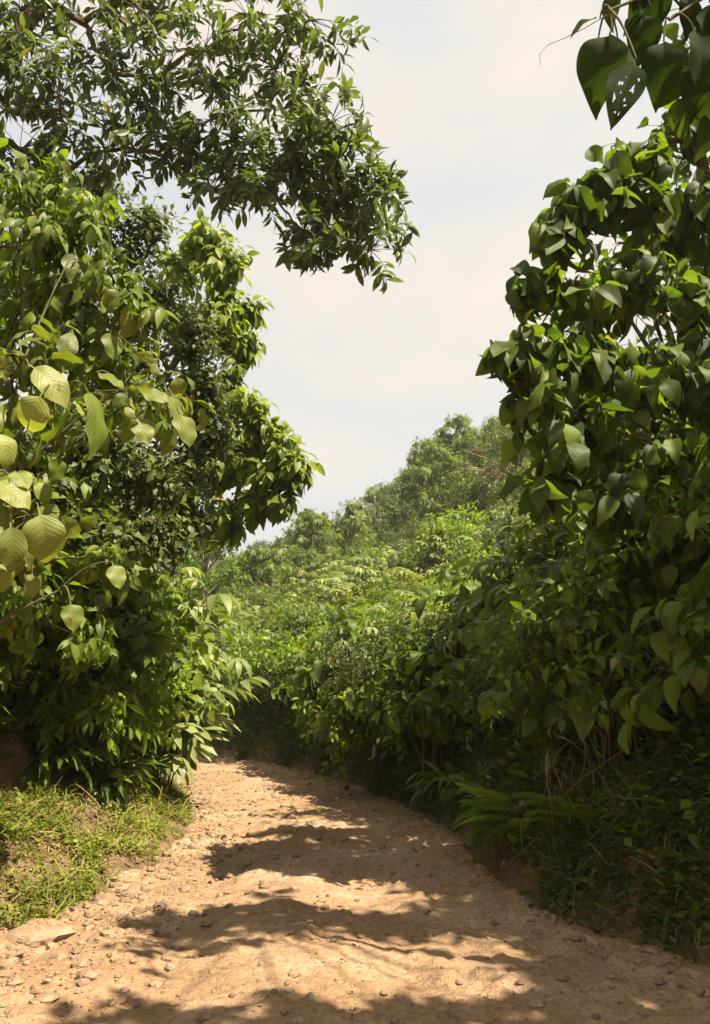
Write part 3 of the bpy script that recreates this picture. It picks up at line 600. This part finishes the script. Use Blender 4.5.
explicit_leaves(f, lm, [(612, 28, 4.0, 88, D(110), (-.3, -1, .3), .4), (664, 36, 4.0, 72, D(95), (-.2, -1, .1), .3), (692, 24, 4.0, 78, D(72), (.3, -1, .3), .25), (600, 18, 4.0, 40, D(165), (-.3, -.7, .7), .6), (622, -10, 4.1, 44, D(130), (-.3, -.6, .8), .7),
    (640, 10, 4.1, 60, D(80), (0, -1, .2), .3), (655, -20, 4.1, 60, D(100), (-.2, -.9, .4), .3), (680, -15, 4.1, 60, D(70), (.2, -.8, .5), .5), (715, 0, 4.1, 80, D(100), (.2, -1, .3), .3), (705, -10, 4.0, 60, D(60), (.2, -.8, .5), .3), (630, -25, 4.1, 50, D(60), (0, -.7, .6), .8),
    (700, 60, 4.2, 62, D(100), (-.2, -.9, .3), .5), (716, 70, 4.2, 66, D(115), (-.3, -.8, .4), .4), (676, 62, 4.3, 50, D(75), (.4, -.7, .5), .7), (650, 6, 4.1, 46, D(140), (-.5, -.6, .6), .6), (598, 40, 4.05, 40, D(75), (-.5, -.8, .3), .5), (690, 95, 4.3, 48, D(120), (-.2, -.7, .6), .8), (708, 110, 4.3, 52, D(85), (.2, -.8, .5), .6), (618, 40, 4.1, 52, D(60), (.5, -.6, .4), .3), (668, -5, 4.1, 58, D(50), (.5, -.6, .5), .5)], rng, T_near, tips, bx)
explicit_leaves(f, lm, [(636, 58, 3.85, 80, D(111), (-.1, -1, .15), .35)], rng, T_hole, tips, bx)
tp = np.stack([P(*q) - bx for q in ((612, 12, 4.0), (585, 28, 4.0), (565, 38, 4.0), (548, 45, 4.0), (539, 55, 4.0), (541, 66, 4.0))])[None]; tubes(lm, tp, .003, .0012, 4)
for q, rd in [((x_ + .552 * z_, y_ - .387 * z_, z_), .55) for x_, y_, z_ in [(1.5, 5.65, 7.6), (2.0, 6.5, 7.7), (2.7, 6.2, 7.5), (1.35, 5.25, 7.5), (1.55, 6.15, 7.8), (2.2, 6.1, 7.6), (-1.1, 4.9, 7.4), (-0.3, 4.8, 7.75), (0.5, 4.9, 8.1), (1.3, 4.8, 7.4), (2.1, 4.9, 7.75), (1.7, 5.7, 8.1), (2.5, 5.6, 7.4), (3.2, 5.8, 7.75), (-1.35, 6.9, 8.1), (-0.6, 7.1, 7.4), (0.2, 6.9, 7.75), (1.0, 7.0, 8.1), (1.8, 6.6, 7.4), (2.6, 6.7, 7.75), (0.9, 8.0, 8.1), (1.7, 8.1, 7.4)]]:  # unseen clumps added to this crown, placed by where their shadows fall
    q = np.array(q) - bx; tubes(lm, bezier((P(790, -40, 4.2) - bx)[None], ((P(790, -40, 4.2) - bx + q) / 2 + [0, 0, .2])[None], q[None], 7), .016, .006, 6)
    B = q + unit(rng.normal(0, 1, (28, 3))) * rd * rng.uniform(.3, 1, (28, 1)); A = np.repeat(q[None], 28, 0)
    twig_leaves(f, lm, T_teak, rng, A, (A + B) / 2 + [0, 0, .1], B, 8, .22, droop=.7)
s.build('trunk', M_bark, root); lm.build('branches', M_twig, root); f.build('crown', M_near_shaded, root)

# ------------------------------------------------------------------ thickets
def edge_x(y, side, d):
    i = np.argmin(np.abs(RP[:, 1] - y)); p = RP[i] + RNr[i] * side * (RH[i] + d); return p
# left thicket: (species, y, distance from road edge, scale, where)
LT = [('broad', 6.4, 2.2, 1.0, 'low at the left frame edge above the grassy bank'), ('broadlime', 7.0, 2.5, .8, 'in front of the left thicket above the grass'), ('bigleaf', 7.6, 2.6, 1.1, 'in the left thicket under the big-leaf shrub'), ('broad', 8.4, 2.3, 1.0, 'in the middle of the left thicket'),
      ('dark', 8.8, 2.9, 1.4, 'deep in the left thicket'), ('broad', 9.4, 2.0, 1.0, 'bulging out of the left thicket near the grass'), ('reed', 9.6, 1.5, .8, 'hanging over the grass on the left bank'), ('reed', 10.6, 1.0, .8, 'at the left bank beside the narrowing road'), ('lance', 10.6, 1.5, 1.1, 'over the left road edge before the bend'),
      ('broadlime', 11.4, 1.35, 1.0, 'overhanging the left road edge before the bend'), ('broad', 11.8, 2.0, 1.3, 'behind the overhanging lime shrub at left'), ('palmate', 13.0, 1.0, 1.05, 'leaning out at the left side of the bend'), ('lance', 13.8, 1.3, 1.1, 'at the inside of the bend'), ('broadlime', 15, 1.5, 1.2, 'at the inside of the bend where the road disappears'), ('broadlime', 16.6, 1.2, 1.3, 'past the inside of the bend'),
      ('dark', 6.8, 3.2, 1.6, 'high at the left frame edge'), ('dark', 10.4, 2.6, 1.6, 'behind the left thicket, below the dark tree'), ('broad', 13, 2.4, 1.6, 'under the leaning lime tree'), ('tree', 15.5, 2.8, 1.0, 'behind the leaning lime tree'), ('broad', 8.0, 3.6, 1.6, 'behind the large-leaved shrub at left'), ('reed', 8.2, 2.0, .7, 'at the top of the grassy left bank'), ('lance', 7.6, 2.1, .6, 'sprouting above the brown earth at left'),
      ('darktree', 11.5, 4.4, 1.5, 'tall behind the dark tree at left'), ('tree', 8.6, 5.0, 1.5, 'tall at the left frame edge behind the big-leaf shrub'), ('bigleaf', 9.8, 2.0, 1.2, 'halfway along the left thicket'), ('palmate', 11, 1.7, 1.0, 'rising out of the left thicket'), ('broadlime', 9.0, 2.1, 1.4, 'tallest lit shrub in the middle of the left thicket'), ('broad', 10.2, 1.8, 1.45, 'bulging over the left road edge'), ('broadlime', 12.0, 1.5, 1.4, 'overhanging the road under the leaning lime tree'), ('palmate', 12.8, .9, 1.5, 'reaching furthest over the road from left'), ('broad', 7.6, 2.7, 1.35, 'under the big-leaf shrub at left, in half shade'), ('palmate', 14.2, 1.0, 1.5, 'behind the foremost overhanging shrub at left')]
for sp, y, d, sc, wh in LT:
    p = edge_x(y, -1, d); spawn(sp, p[0], p[1], sc, wh)
# right bank, in shade
RT_ = [('bigleaf', 6.6, 1.5, 1.0, 'at the right frame edge low on the bank'), ('broad', 8.2, 1.1, 1.0, 'on the shaded right bank below the drooping tree'), ('banana', 8.8, 1.7, 1.2, 'behind the shaded shrubs on the right bank'), ('bigleaf', 9.4, 1.0, .95, 'on the shaded right bank at the road edge'),
      ('broad', 10.4, .95, .75, 'on the right bank where the road narrows'), ('palmate', 11.2, 1.6, 1.2, 'above the right bank, half in sun'), ('palmate', 12.2, 1.0, .95, 'on the right bank halfway to the bend'), ('palmate', 13.2, 1.4, 1.05, 'on the right bank before the bend'), ('dark', 14.2, .9, 1.1, 'dark at the right road edge before the bend'), ('palmate', 15.6, 1.0, 1.0, 'at the outside of the bend, first from the right'),
      ('dark', 17, .8, 1.1, 'at the outside of the bend'), ('broadlime', 18.6, 1.0, 1.1, 'behind the road at the outside of the bend'), ('dark', 20.2, .9, 1.2, 'behind the far end of the visible road'), ('broadlime', 21.6, 1.3, 1.3, 'lit above the far end of the visible road'), ('tree', 10.8, 3.0, 1.0, 'over the right bank, casting shade on the road'), ('broad', 9.6, 3.2, 1.4, 'behind the drooping right bank tree'),
      ('fern', 8.4, .35, 1.0, 'at the foot of the shaded right bank'), ('fern', 9.4, .3, .9, 'low beside the right road edge'), ('fern', 7.4, .5, 1.0, 'at the right bank foot near the frame edge'), ('fern', 10.6, .3, .9, 'beside the right road edge where it narrows'), ('reed', 11.6, .3, .7, 'low at the right road edge before the bend'), ('fern', 13, .3, .9, 'at the right road edge before the bend'), ('broad', 7.0, 2.3, 1.2, 'under the drooping tree at the right frame edge'), ('bigleaf', 10.2, 2.2, 1.3, 'above the right bank in the shade')]
for sp, y, d, sc, wh in RT_:
    p = edge_x(y, 1, d); spawn(sp, p[0], p[1], sc, wh)

for sp, x, y, sc, wh in [('tree', 7.2, 4.6, 1.5, 'unseen right of the near tree, added to shade the bank'), ('darktree', 8.2, 7.0, 1.6, 'unseen up the slope behind the right bank tree, added for shade'), ('tree', 4.4, 9.3, 1.3, 'close behind the right bank tree')]: spawn(sp, x, y, sc, wh)  # the first two are unseen trees added to shade the right bank
# hillside: shrubs and trees scattered over the slope beyond the bend, zone by zone
rng = np.random.RandomState(55); placed = []
def zone(px):
    return 'left of the skyline dip' if px < 300 else ('below the skyline dip' if px < 380 else ('below the hill top' if px < 500 else 'behind the right tree'))
OUT = np.array([(0, 530), (230, 532), (300, 512), (330, 506), (370, 492), (400, 474), (430, 436), (460, 410), (490, 400), (560, 392), (710, 380)], float)
TOP = {'tree': 4.5, 'darktree': 4.5, 'feathertree': 5.0}
def fits(sp, x, y, sc):
    h = Hs(x, y) + TOP.get(sp, 2.3) * sc - CAM[2]; dz = cos(PITCH) * y + sin(PITCH) * h; uz = -sin(PITCH) * y + cos(PITCH) * h
    return 512 - FPX * uz / dz > np.interp(355 + FPX * x / dz, OUT[:, 0], OUT[:, 1]) - 3
def scatter(ymin, ymax, n, sps, smin, smax, gap, what):
    k = 0; tries = 0
    while k < n and tries < n * 60:
        tries += 1
        y = rng.uniform(ymin, ymax); px = rng.uniform(170, 690); x = (px - 355) / FPX * (y + 1.0)
        off, hwv = road_coord(np.array([x]), np.array([y]))
        if off[0] < hwv[0] + 1.0: continue
        if any((x - a) ** 2 + (y - b) ** 2 < gap ** 2 for a, b in placed): continue
        sp = sps[rng.randint(len(sps))]; sc = rng.uniform(smin, smax) * (.75 if ymin > 30 else 1)
        if not fits(sp, x, y, sc): continue
        placed.append((x, y))
        w = what + ', ' + zone(px)
        spawn(sp, x, y, sc, w, group=LOOK[sp] + 's on the hillside'); k += 1
def put(sp, px, py, sc, where, top=2.1, y0=12.5, y1=70):
    for Yq in np.arange(y0, y1, .4):
        p = P(px, py, Yq)
        if Hs(p[0], Yq) + top * sc >= p[2]: break
    placed.append((p[0], Yq)); spawn(sp, p[0], Yq, sc, where)
for q in [('palmate', 440, 545, 1.15, 'standing highest above the right bank'), ('palmate', 482, 535, 1.2, 'beside the right bank tree, half in sun'), ('palmate', 410, 572, 1.1, 'in the middle of the sunlit slope'), ('palmate', 465, 590, 1.0, 'lower on the slope above the shaded bank'), ('palmate', 520, 610, 1.0, 'under the drooping right bank tree'),
          ('palmate', 370, 560, 1.2, 'on the slope below the dip in the skyline'), ('palmate', 395, 620, 1.0, 'low on the slope above the road'), ('palmate', 330, 560, 1.1, 'right of the leaning lime tree'), ('broadlime', 240, 590, 1.3, 'bright behind the tip of the left thicket'), ('broadlime', 285, 625, 1.2, 'bright above the far end of the road'),
          ('broadlime', 330, 600, 1.2, 'on the lit lower slope'), ('palmate', 300, 575, 1.2, 'on the slope beyond the bend'), ('broad', 375, 670, 1.0, 'hanging over the dark bank beside the road'), ('broadlime', 215, 560, 1.3, 'behind the left thicket beyond the bend'), ('lance', 350, 640, 1.1, 'above the dark bank'), ('broad', 430, 650, 1.0, 'spilling over the shaded right bank'), ('bigleaf', 455, 625, 1.0, 'on the lit edge of the right bank'), ('bigleaf', 400, 655, .95, 'above the road where it narrows'), ('bigleaf', 500, 575, 1.1, 'beside the pale shrubs under the drooping tree'), ('bigleaf', 360, 610, 1.2, 'in the middle of the lit lower slope'), ('palmate', 345, 590, 1.2, 'in the middle of the lit lower slope')]: put(*q)
for q in [('feathertree', 455, 425, 1.0, 'standing highest on the skyline'), ('feathertree', 425, 448, .9, 'on the skyline left of the highest feathery tree'), ('darktree', 400, 475, .8, 'on the skyline at the foot of the hill top'), ('tree', 500, 420, 1.0, 'on the hill top behind the right bank tree'), ('darktree', 355, 497, .8, 'at the middle of the skyline'), ('tree', 325, 508, .8, 'on the far skyline'), ('darktree', 290, 520, .8, 'at the lowest dip of the skyline'), ('feather', 480, 470, 1.2, 'below the hill top beside the dry fallen stems')]: put(*q, top=4.6 if 'tree' in q[0] else 2.2, y0=24, y1=75)
scatter(15, 24, 34, ['broad', 'palmate', 'broadlime', 'palmate', 'lance', 'bigleaf', 'broadlime'], .8, 1.35, .95, 'low on the hillside')
scatter(23, 36, 62, ['broadlime', 'palmate', 'olive', 'broadlime', 'palmate', 'feather', 'broad', 'lance'], .9, 1.5, 1.25, 'midway up the hillside')
scatter(34, 58, 90, ['broad', 'olive', 'feather', 'tree', 'darktree', 'broadlime', 'feathertree', 'olive'], 1.0, 1.7, 1.7, 'high on the hillside')
scatter(56, 85, 70, ['tree', 'darktree', 'olive', 'broad', 'feathertree'], 1.0, 1.6, 2.4, 'near the hill crest')

# ------------------------------------------------------------------ ground cover (uncountable)
rng = np.random.RandomState(66)
cumw = np.gradient(cum)
def cover(name, label, cat, n, xr, yr, cond, tpls, size, mat, upz=.8, lift=.0, jit=.5, sink=.01):
    if isinstance(xr, str):                                         # along the road's right edge: yr is the range of distance from it
        i = np.where((RP[:, 1] > 4) & (RP[:, 1] < 23.5))[0]; i = rng.choice(i, n, p=cumw[i] / cumw[i].sum()); jt = rng.uniform(-.5, .5, n)[:, None]
        q = RP[i] + RT[i] * jt * cumw[i][:, None] + RNr[i] * (RH[i] + rng.uniform(*yr, n))[:, None]; x, y = q[:, 0], q[:, 1]
    else: x = rng.uniform(*xr, n); y = rng.uniform(*yr, n)
    off, hwv = road_coord(x, y); m = cond(off, hwv, x, y); x = x[m]; y = y[m]
    z = H(x, y) - sink; n = len(x); a = rng.uniform(0, 6.28, n)
    d = np.stack([np.cos(a), np.sin(a), upz * rng.uniform(.3, 1.6, n)], -1); up = np.array([0, 0, 1.0]) + rng.normal(0, jit, (n, 3))
    mb = MB(); place(mb, tpls, np.stack([x, y, z + lift * rng.uniform(0, 1, n)], -1), d, up, size * rng.uniform(.5, 1.3, n), rng)
    return tag(mb.build(name, mat), label, cat, kind='stuff')
def leftbank(o, h, x, y):
    d = -o - h; p = .12 + .95 * smooth(-.25, .3, fbm(x * 2.1, y * 2.1, 71, 3)); edge = smooth(-.02, .35, d + .45 * fbm(x * 2.3, y * 2.3, 72, 3))
    return (rng.uniform(0, 1, len(x)) < p * edge * (1 - smooth(1.3, 1.7, d)))
cover('herbs', 'bright green low herbs covering the sunlit left bank', 'ground cover', 170000, (-5.2, -1.6), (5, 17), leftbank, T_small, .055, M_grass, upz=.6, lift=.11)
cover('grass', 'thin grass on the sunlit left bank', 'grass', 40000, (-5.2, -1.6), (5, 17), leftbank, T_blade, .28, M_grass, upz=1.6)
def rightbank(o, h, x, y):
    d = o - h; p = .3 + .8 * smooth(-.25, .25, fbm(x * 1.3, y * 1.3, 73, 3)); return (rng.uniform(0, 1, len(x)) < p * smooth(-.05, .4, d + .2 * fbm(x * 2, y * 2, 74, 2)) * (1 - smooth(2.5, 4, d)))
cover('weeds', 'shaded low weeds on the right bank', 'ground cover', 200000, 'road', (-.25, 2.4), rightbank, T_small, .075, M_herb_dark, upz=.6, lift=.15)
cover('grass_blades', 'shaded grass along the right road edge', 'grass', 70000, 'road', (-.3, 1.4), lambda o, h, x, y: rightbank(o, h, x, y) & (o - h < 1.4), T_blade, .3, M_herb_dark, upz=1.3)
cover('dry_grass', 'dry straw-coloured grass among the herbs of the left bank', 'dry grass', 26000, (-5.2, -1.6), (5, 17), leftbank, T_blade, .26, M_deadleaf, upz=.9)
cover('fallen_leaves', 'dry leaves scattered over the road', 'litter', 700, (-5, 4), (4.5, 20), lambda o, h, x, y: (np.abs(o) < h) & (rng.uniform(0, 1, len(x)) < .15 + .6 * (np.abs(o) / h) ** 3), T_small, .075, M_deadleaf, upz=.03, lift=.01, sink=-.09)
cover('leaf_litter', 'dry brown leaf litter on the banks', 'litter', 9000, (-7, 8), (4, 20), lambda o, h, x, y: (np.abs(o) - h > .1) & (np.abs(o) - h < 3), T_small, .10, M_deadleaf, upz=.05, lift=.03, sink=-.01)
def hill(o, h, x, y): return (o > h + .6) & (np.abs(x) < y * .55 + 4)
def hill_l(o, h, x, y): return (o < -h - 1.6) & (np.abs(x) < y * .6 + 4)
cover('undergrowth', 'green undergrowth between the hillside shrubs', 'undergrowth', 90000, (-32, 40), (24, 60), hill, T_ov, .24, M_under, upz=.6, lift=1.0)
cover('undergrowth', 'low green undergrowth at the foot of the hillside', 'undergrowth', 60000, (-14, 18), (9, 25), hill, T_ov, .15, M_under, upz=.6, lift=.5)
cover('undergrowth', 'shaded undergrowth along the right bank', 'undergrowth', 26000, 'road', (.1, 3.2), lambda o, h, x, y: (rng.uniform(0, 1, len(x)) < (.3 + .7 * smooth(.1, .9, o - h)) * smooth(-.3, .2, fbm(x * 1.1, y * 1.1, 91, 3))), T_ov, .12, M_mid, upz=.5, lift=.5)
cover('undergrowth', 'green undergrowth inside the left thicket', 'undergrowth', 26000, (-14, -2), (4, 22), hill_l, T_ov, .22, M_dark, upz=.6, lift=.7)
cover('scrub', 'low scrub covering the far hill', 'scrub', 90000, (-70, 80), (55, 130), lambda o, h, x, y: (o > h + 2) & (np.abs(x) < y * .6), T_ov, .8, M_mid, upz=.6, lift=1.6)

# ------------------------------------------------------------------ stones
def stone_geo(rng, n_lat=5, n_lon=7):
    th = np.linspace(.02, pi - .02, n_lat); ph = np.arange(n_lon) * 2 * pi / n_lon
    V = np.stack([np.sin(th)[:, None] * np.cos(ph), np.sin(th)[:, None] * np.sin(ph), np.cos(th)[:, None] * np.ones(n_lon)], -1)
    V = V * (1 + rng.normal(0, .16, V.shape[:2] + (1,))) ; V[0] = V[0].mean(0); V[-1] = V[-1].mean(0)
    i = np.arange(n_lat * n_lon).reshape(n_lat, n_lon); F = np.stack([i[:-1], np.roll(i[:-1], -1, 1), np.roll(i[1:], -1, 1), i[1:]], -1)[:, :, ::-1].reshape(-1, 4)
    return V.reshape(-1, 3), F
rng = np.random.RandomState(77)
tpl = [stone_geo(rng) for _ in range(6)]; tpl = [(V * [1, .8, .55], F, np.zeros((len(V), 2))) for V, F in tpl]
mb = MB()
n = 30000; x = rng.uniform(-4.5, 3.2, n); y = 4 + 16 * rng.uniform(0, 1, n) ** 1.5; off, hwv = road_coord(x, y)
u = off / hwv; p = .08 + .75 * np.exp(-((u + .85) / .28) ** 2) + .25 * np.exp(-((u - .95) / .18) ** 2) + .35 * np.exp(-((u + .25) / .25) ** 2) * smooth(0, .4, fbm(x * 1.2, y * 1.2, 81, 2))
m = (np.abs(u) < 1.05) & (rng.uniform(0, 1, n) < p); x = x[m]; y = y[m]; n = len(x); a = rng.uniform(0, 6.28, n)
place(mb, tpl, np.stack([x, y, relief(x, y, off[m], hwv[m]) + .004], -1), np.stack([np.cos(a), np.sin(a), rng.normal(0, .2, n)], -1), np.array([0, 0, 1.0]) + rng.normal(0, .2, (n, 3)), .010 + .06 * rng.uniform(0, 1, n) ** 5, rng)
tag(mb.build('gravel', M_stone, smooth_=False), 'loose gravel strewn over the dirt road', 'gravel', kind='stuff')
def big_stone(px, py, w, asp, label, seed, flat=.5):
    r = np.random.RandomState(seed); V, F = stone_geo(r, 8, 12)
    yy = 1.8 / tan(math.atan((py - 512) / FPX) - PITCH); p = P(px, py, yy); wid = w * yy / FPX / 2
    V = (V + r.normal(0, .05, V.shape)) * np.array([1, asp, flat]) * wid; mb = MB(); mb.add(V, F)
    o = mb.build('rock', M_stone, smooth_=False); o.location = (p[0], p[1], max(0.0, Hs(p[0], p[1])) + wid * flat * .25); o.rotation_euler = (0, 0, r.uniform(-.4, .4)); tag(o, label, 'rock', 'loose rocks along the left road edge')
for k, q in enumerate([(35, 940, 52, .8, 'broad pale flat slab of rock lying half in the grass at lower left', .35), (14, 958, 22, .9, 'small angular rock in front of the pale flat slab', .5), (100, 907, 20, .8, 'upright reddish rock at the grass edge on the left', .9), (70, 915, 18, .9, 'brown rock between the pale slab and the grass edge', .6), (128, 897, 18, .8, 'rounded rock at the tip of the grassy left bank', .6),
        (46, 1000, 26, .8, 'wide flat pale stone lying on the road at lower left', .35), (14, 985, 16, .9, 'dark pointed stone at the lower left frame edge', .7), (168, 858, 14, .9, 'grey stone beside the grass further up the left road edge', .7), (228, 838, 12, .9, 'small stone at the far end of the grassy left bank', .6), (160, 908, 14, .8, 'lone brown stone out on the road left of the shadow', .6)]):
    big_stone(q[0], q[1], q[2], q[3], q[4], 400 + k, q[5])

# ------------------------------------------------------------------ small things
# dry stems on the hill top
def dry_stems(name, label, base, ends, r):
    b = np.array(base); root = MB()
    A = np.repeat(np.zeros((1, 3)), len(ends), 0); E = np.array(ends) - b
    tubes(root, bezier(A, E * .5 + np.array([0, 0, .1 * np.linalg.norm(E[0])]), E, 7), r, r * .4, 5)
    o = root.build(name, M_dry); o.location = b; return tag(o, label, 'dead branches')
for Yd in np.arange(20, 60, .3):
    if Hs(P(490, 475, Yd)[0], Yd) + 2.6 >= P(490, 475, Yd)[2]: break
kd = Yd - .8; b = P(535, 488, kd); dry_stems('dead_branch', 'pale dry fallen stems on the hillside left of the right bank tree', b, [P(462, 450, kd), P(472, 468, kd - .4), P(486, 446, kd + .3), P(456, 468, kd), P(500, 440, kd + .4), P(505, 498, kd - .5), P(476, 478, kd - .3)], .0016 * kd)
p = P(366, 690, 14.2); root = empty('heart_leaf_vine', (p[0] + .25, 14.7, Hs(p[0] + .25, 14.7)), 'single large pale heart-shaped leaf held out over the dark right bank', 'plant')
mb = MB(); sb = MB(); q = p - np.array(root.location); tubes(sb, bezier(np.array([[0, 0, -.2]]), (q * .5 + [.1, 0, .5])[None], q[None], 9), .012, .006, 5); sb.build('stem', M_twig, root)
place(mb, [leaf(w=.9, nl=10, nw=4, a=.58, b=.8, droop=.4, fold=.2, pet=.1)], q[None], np.array([[.35, -.3, -.25]]), np.array([[.2, -.9, .6]]), .36, np.random.RandomState(4), .8, .86); mb.build('foliage', M_big, root)
b = P(100, 808, 8.3); dry_stems('dead_branch', 'thin reddish dry twig leaning over the grassy left bank', b, [P(76, 784, 8.4), P(84, 790, 8.2)], .008)
rng = np.random.RandomState(88)
mb = MB(); base = P(640, 850, 7.0); n = 70
tx = np.stack([P(rng.uniform(540, 710), rng.uniform(700, 800), rng.uniform(7.0, 8.4)) for _ in range(n)]); bx_ = tx + np.stack([rng.normal(0, .25, n), rng.normal(-.1, .1, n), -rng.uniform(.2, .8, n)], -1)
tubes(mb, bezier(tx - base, (tx + bx_) / 2 + rng.normal(0, .16, (n, 3)) - base, bx_ - base, 9), .0045, .002, 3); o = mb.build('dry_vine', M_dry); o.location = base; tag(o, 'tangle of thin dry vines hanging on the shaded right bank', 'vines')
def lone_leaf(px, py, Y, size, ang, up, mat, label, tpls=T_teak, name='fallen_leaf'):
    mb = MB(); st = P(px, py, Y); d = P(px + 20 * cos(ang), py + 20 * sin(ang), Y) - st
    place(mb, tpls[:1], np.zeros((1, 3)), d[None], np.array([up]), size, np.random.RandomState(1)); o = mb.build(name, mat); o.location = st; tag(o, label, 'leaf')
lone_leaf(555, 838, 7.9, .28, 0.05, (0, -.5, .9), M_yellow, 'yellow-green fallen leaf lying on the shaded right bank')
lone_leaf(585, 808, 7.6, .26, .5, (0, -.6, .8), M_deadleaf, 'curled pale brown dead leaf on the shaded right bank')

# ------------------------------------------------------------------ haze: thin even air round the whole place
m, t = material('haze'); v = N(t, 'ShaderNodeVolumePrincipled'); v.inputs['Density'].default_value = 0.0006; v.inputs['Color'].default_value = (.95, .95, .93, 1); v.inputs['Anisotropy'].default_value = 0.3
out = N(t, 'ShaderNodeOutputMaterial'); t.links.new(v.outputs['Volume'], out.inputs['Volume'])
lo, hi = np.array([gx[0] - 5, gy[0] - 5, -1.3]), np.array([gx[-1] + 5, gy[-1] + 5, float(GZ.max()) + 9])
c = np.array([[(lo, hi)[i][0], (lo, hi)[j][1], (lo, hi)[k][2]] for k in (0, 1) for j in (0, 1) for i in (0, 1)])
mb = MB(); mb.add(c, [(0, 2, 3, 1), (4, 5, 7, 6), (0, 1, 5, 4), (2, 6, 7, 3), (0, 4, 6, 2), (1, 3, 7, 5)])
tag(mb.build('haze', m, smooth_=False), 'thin pale haze in the air over the valley', 'haze', kind='stuff')
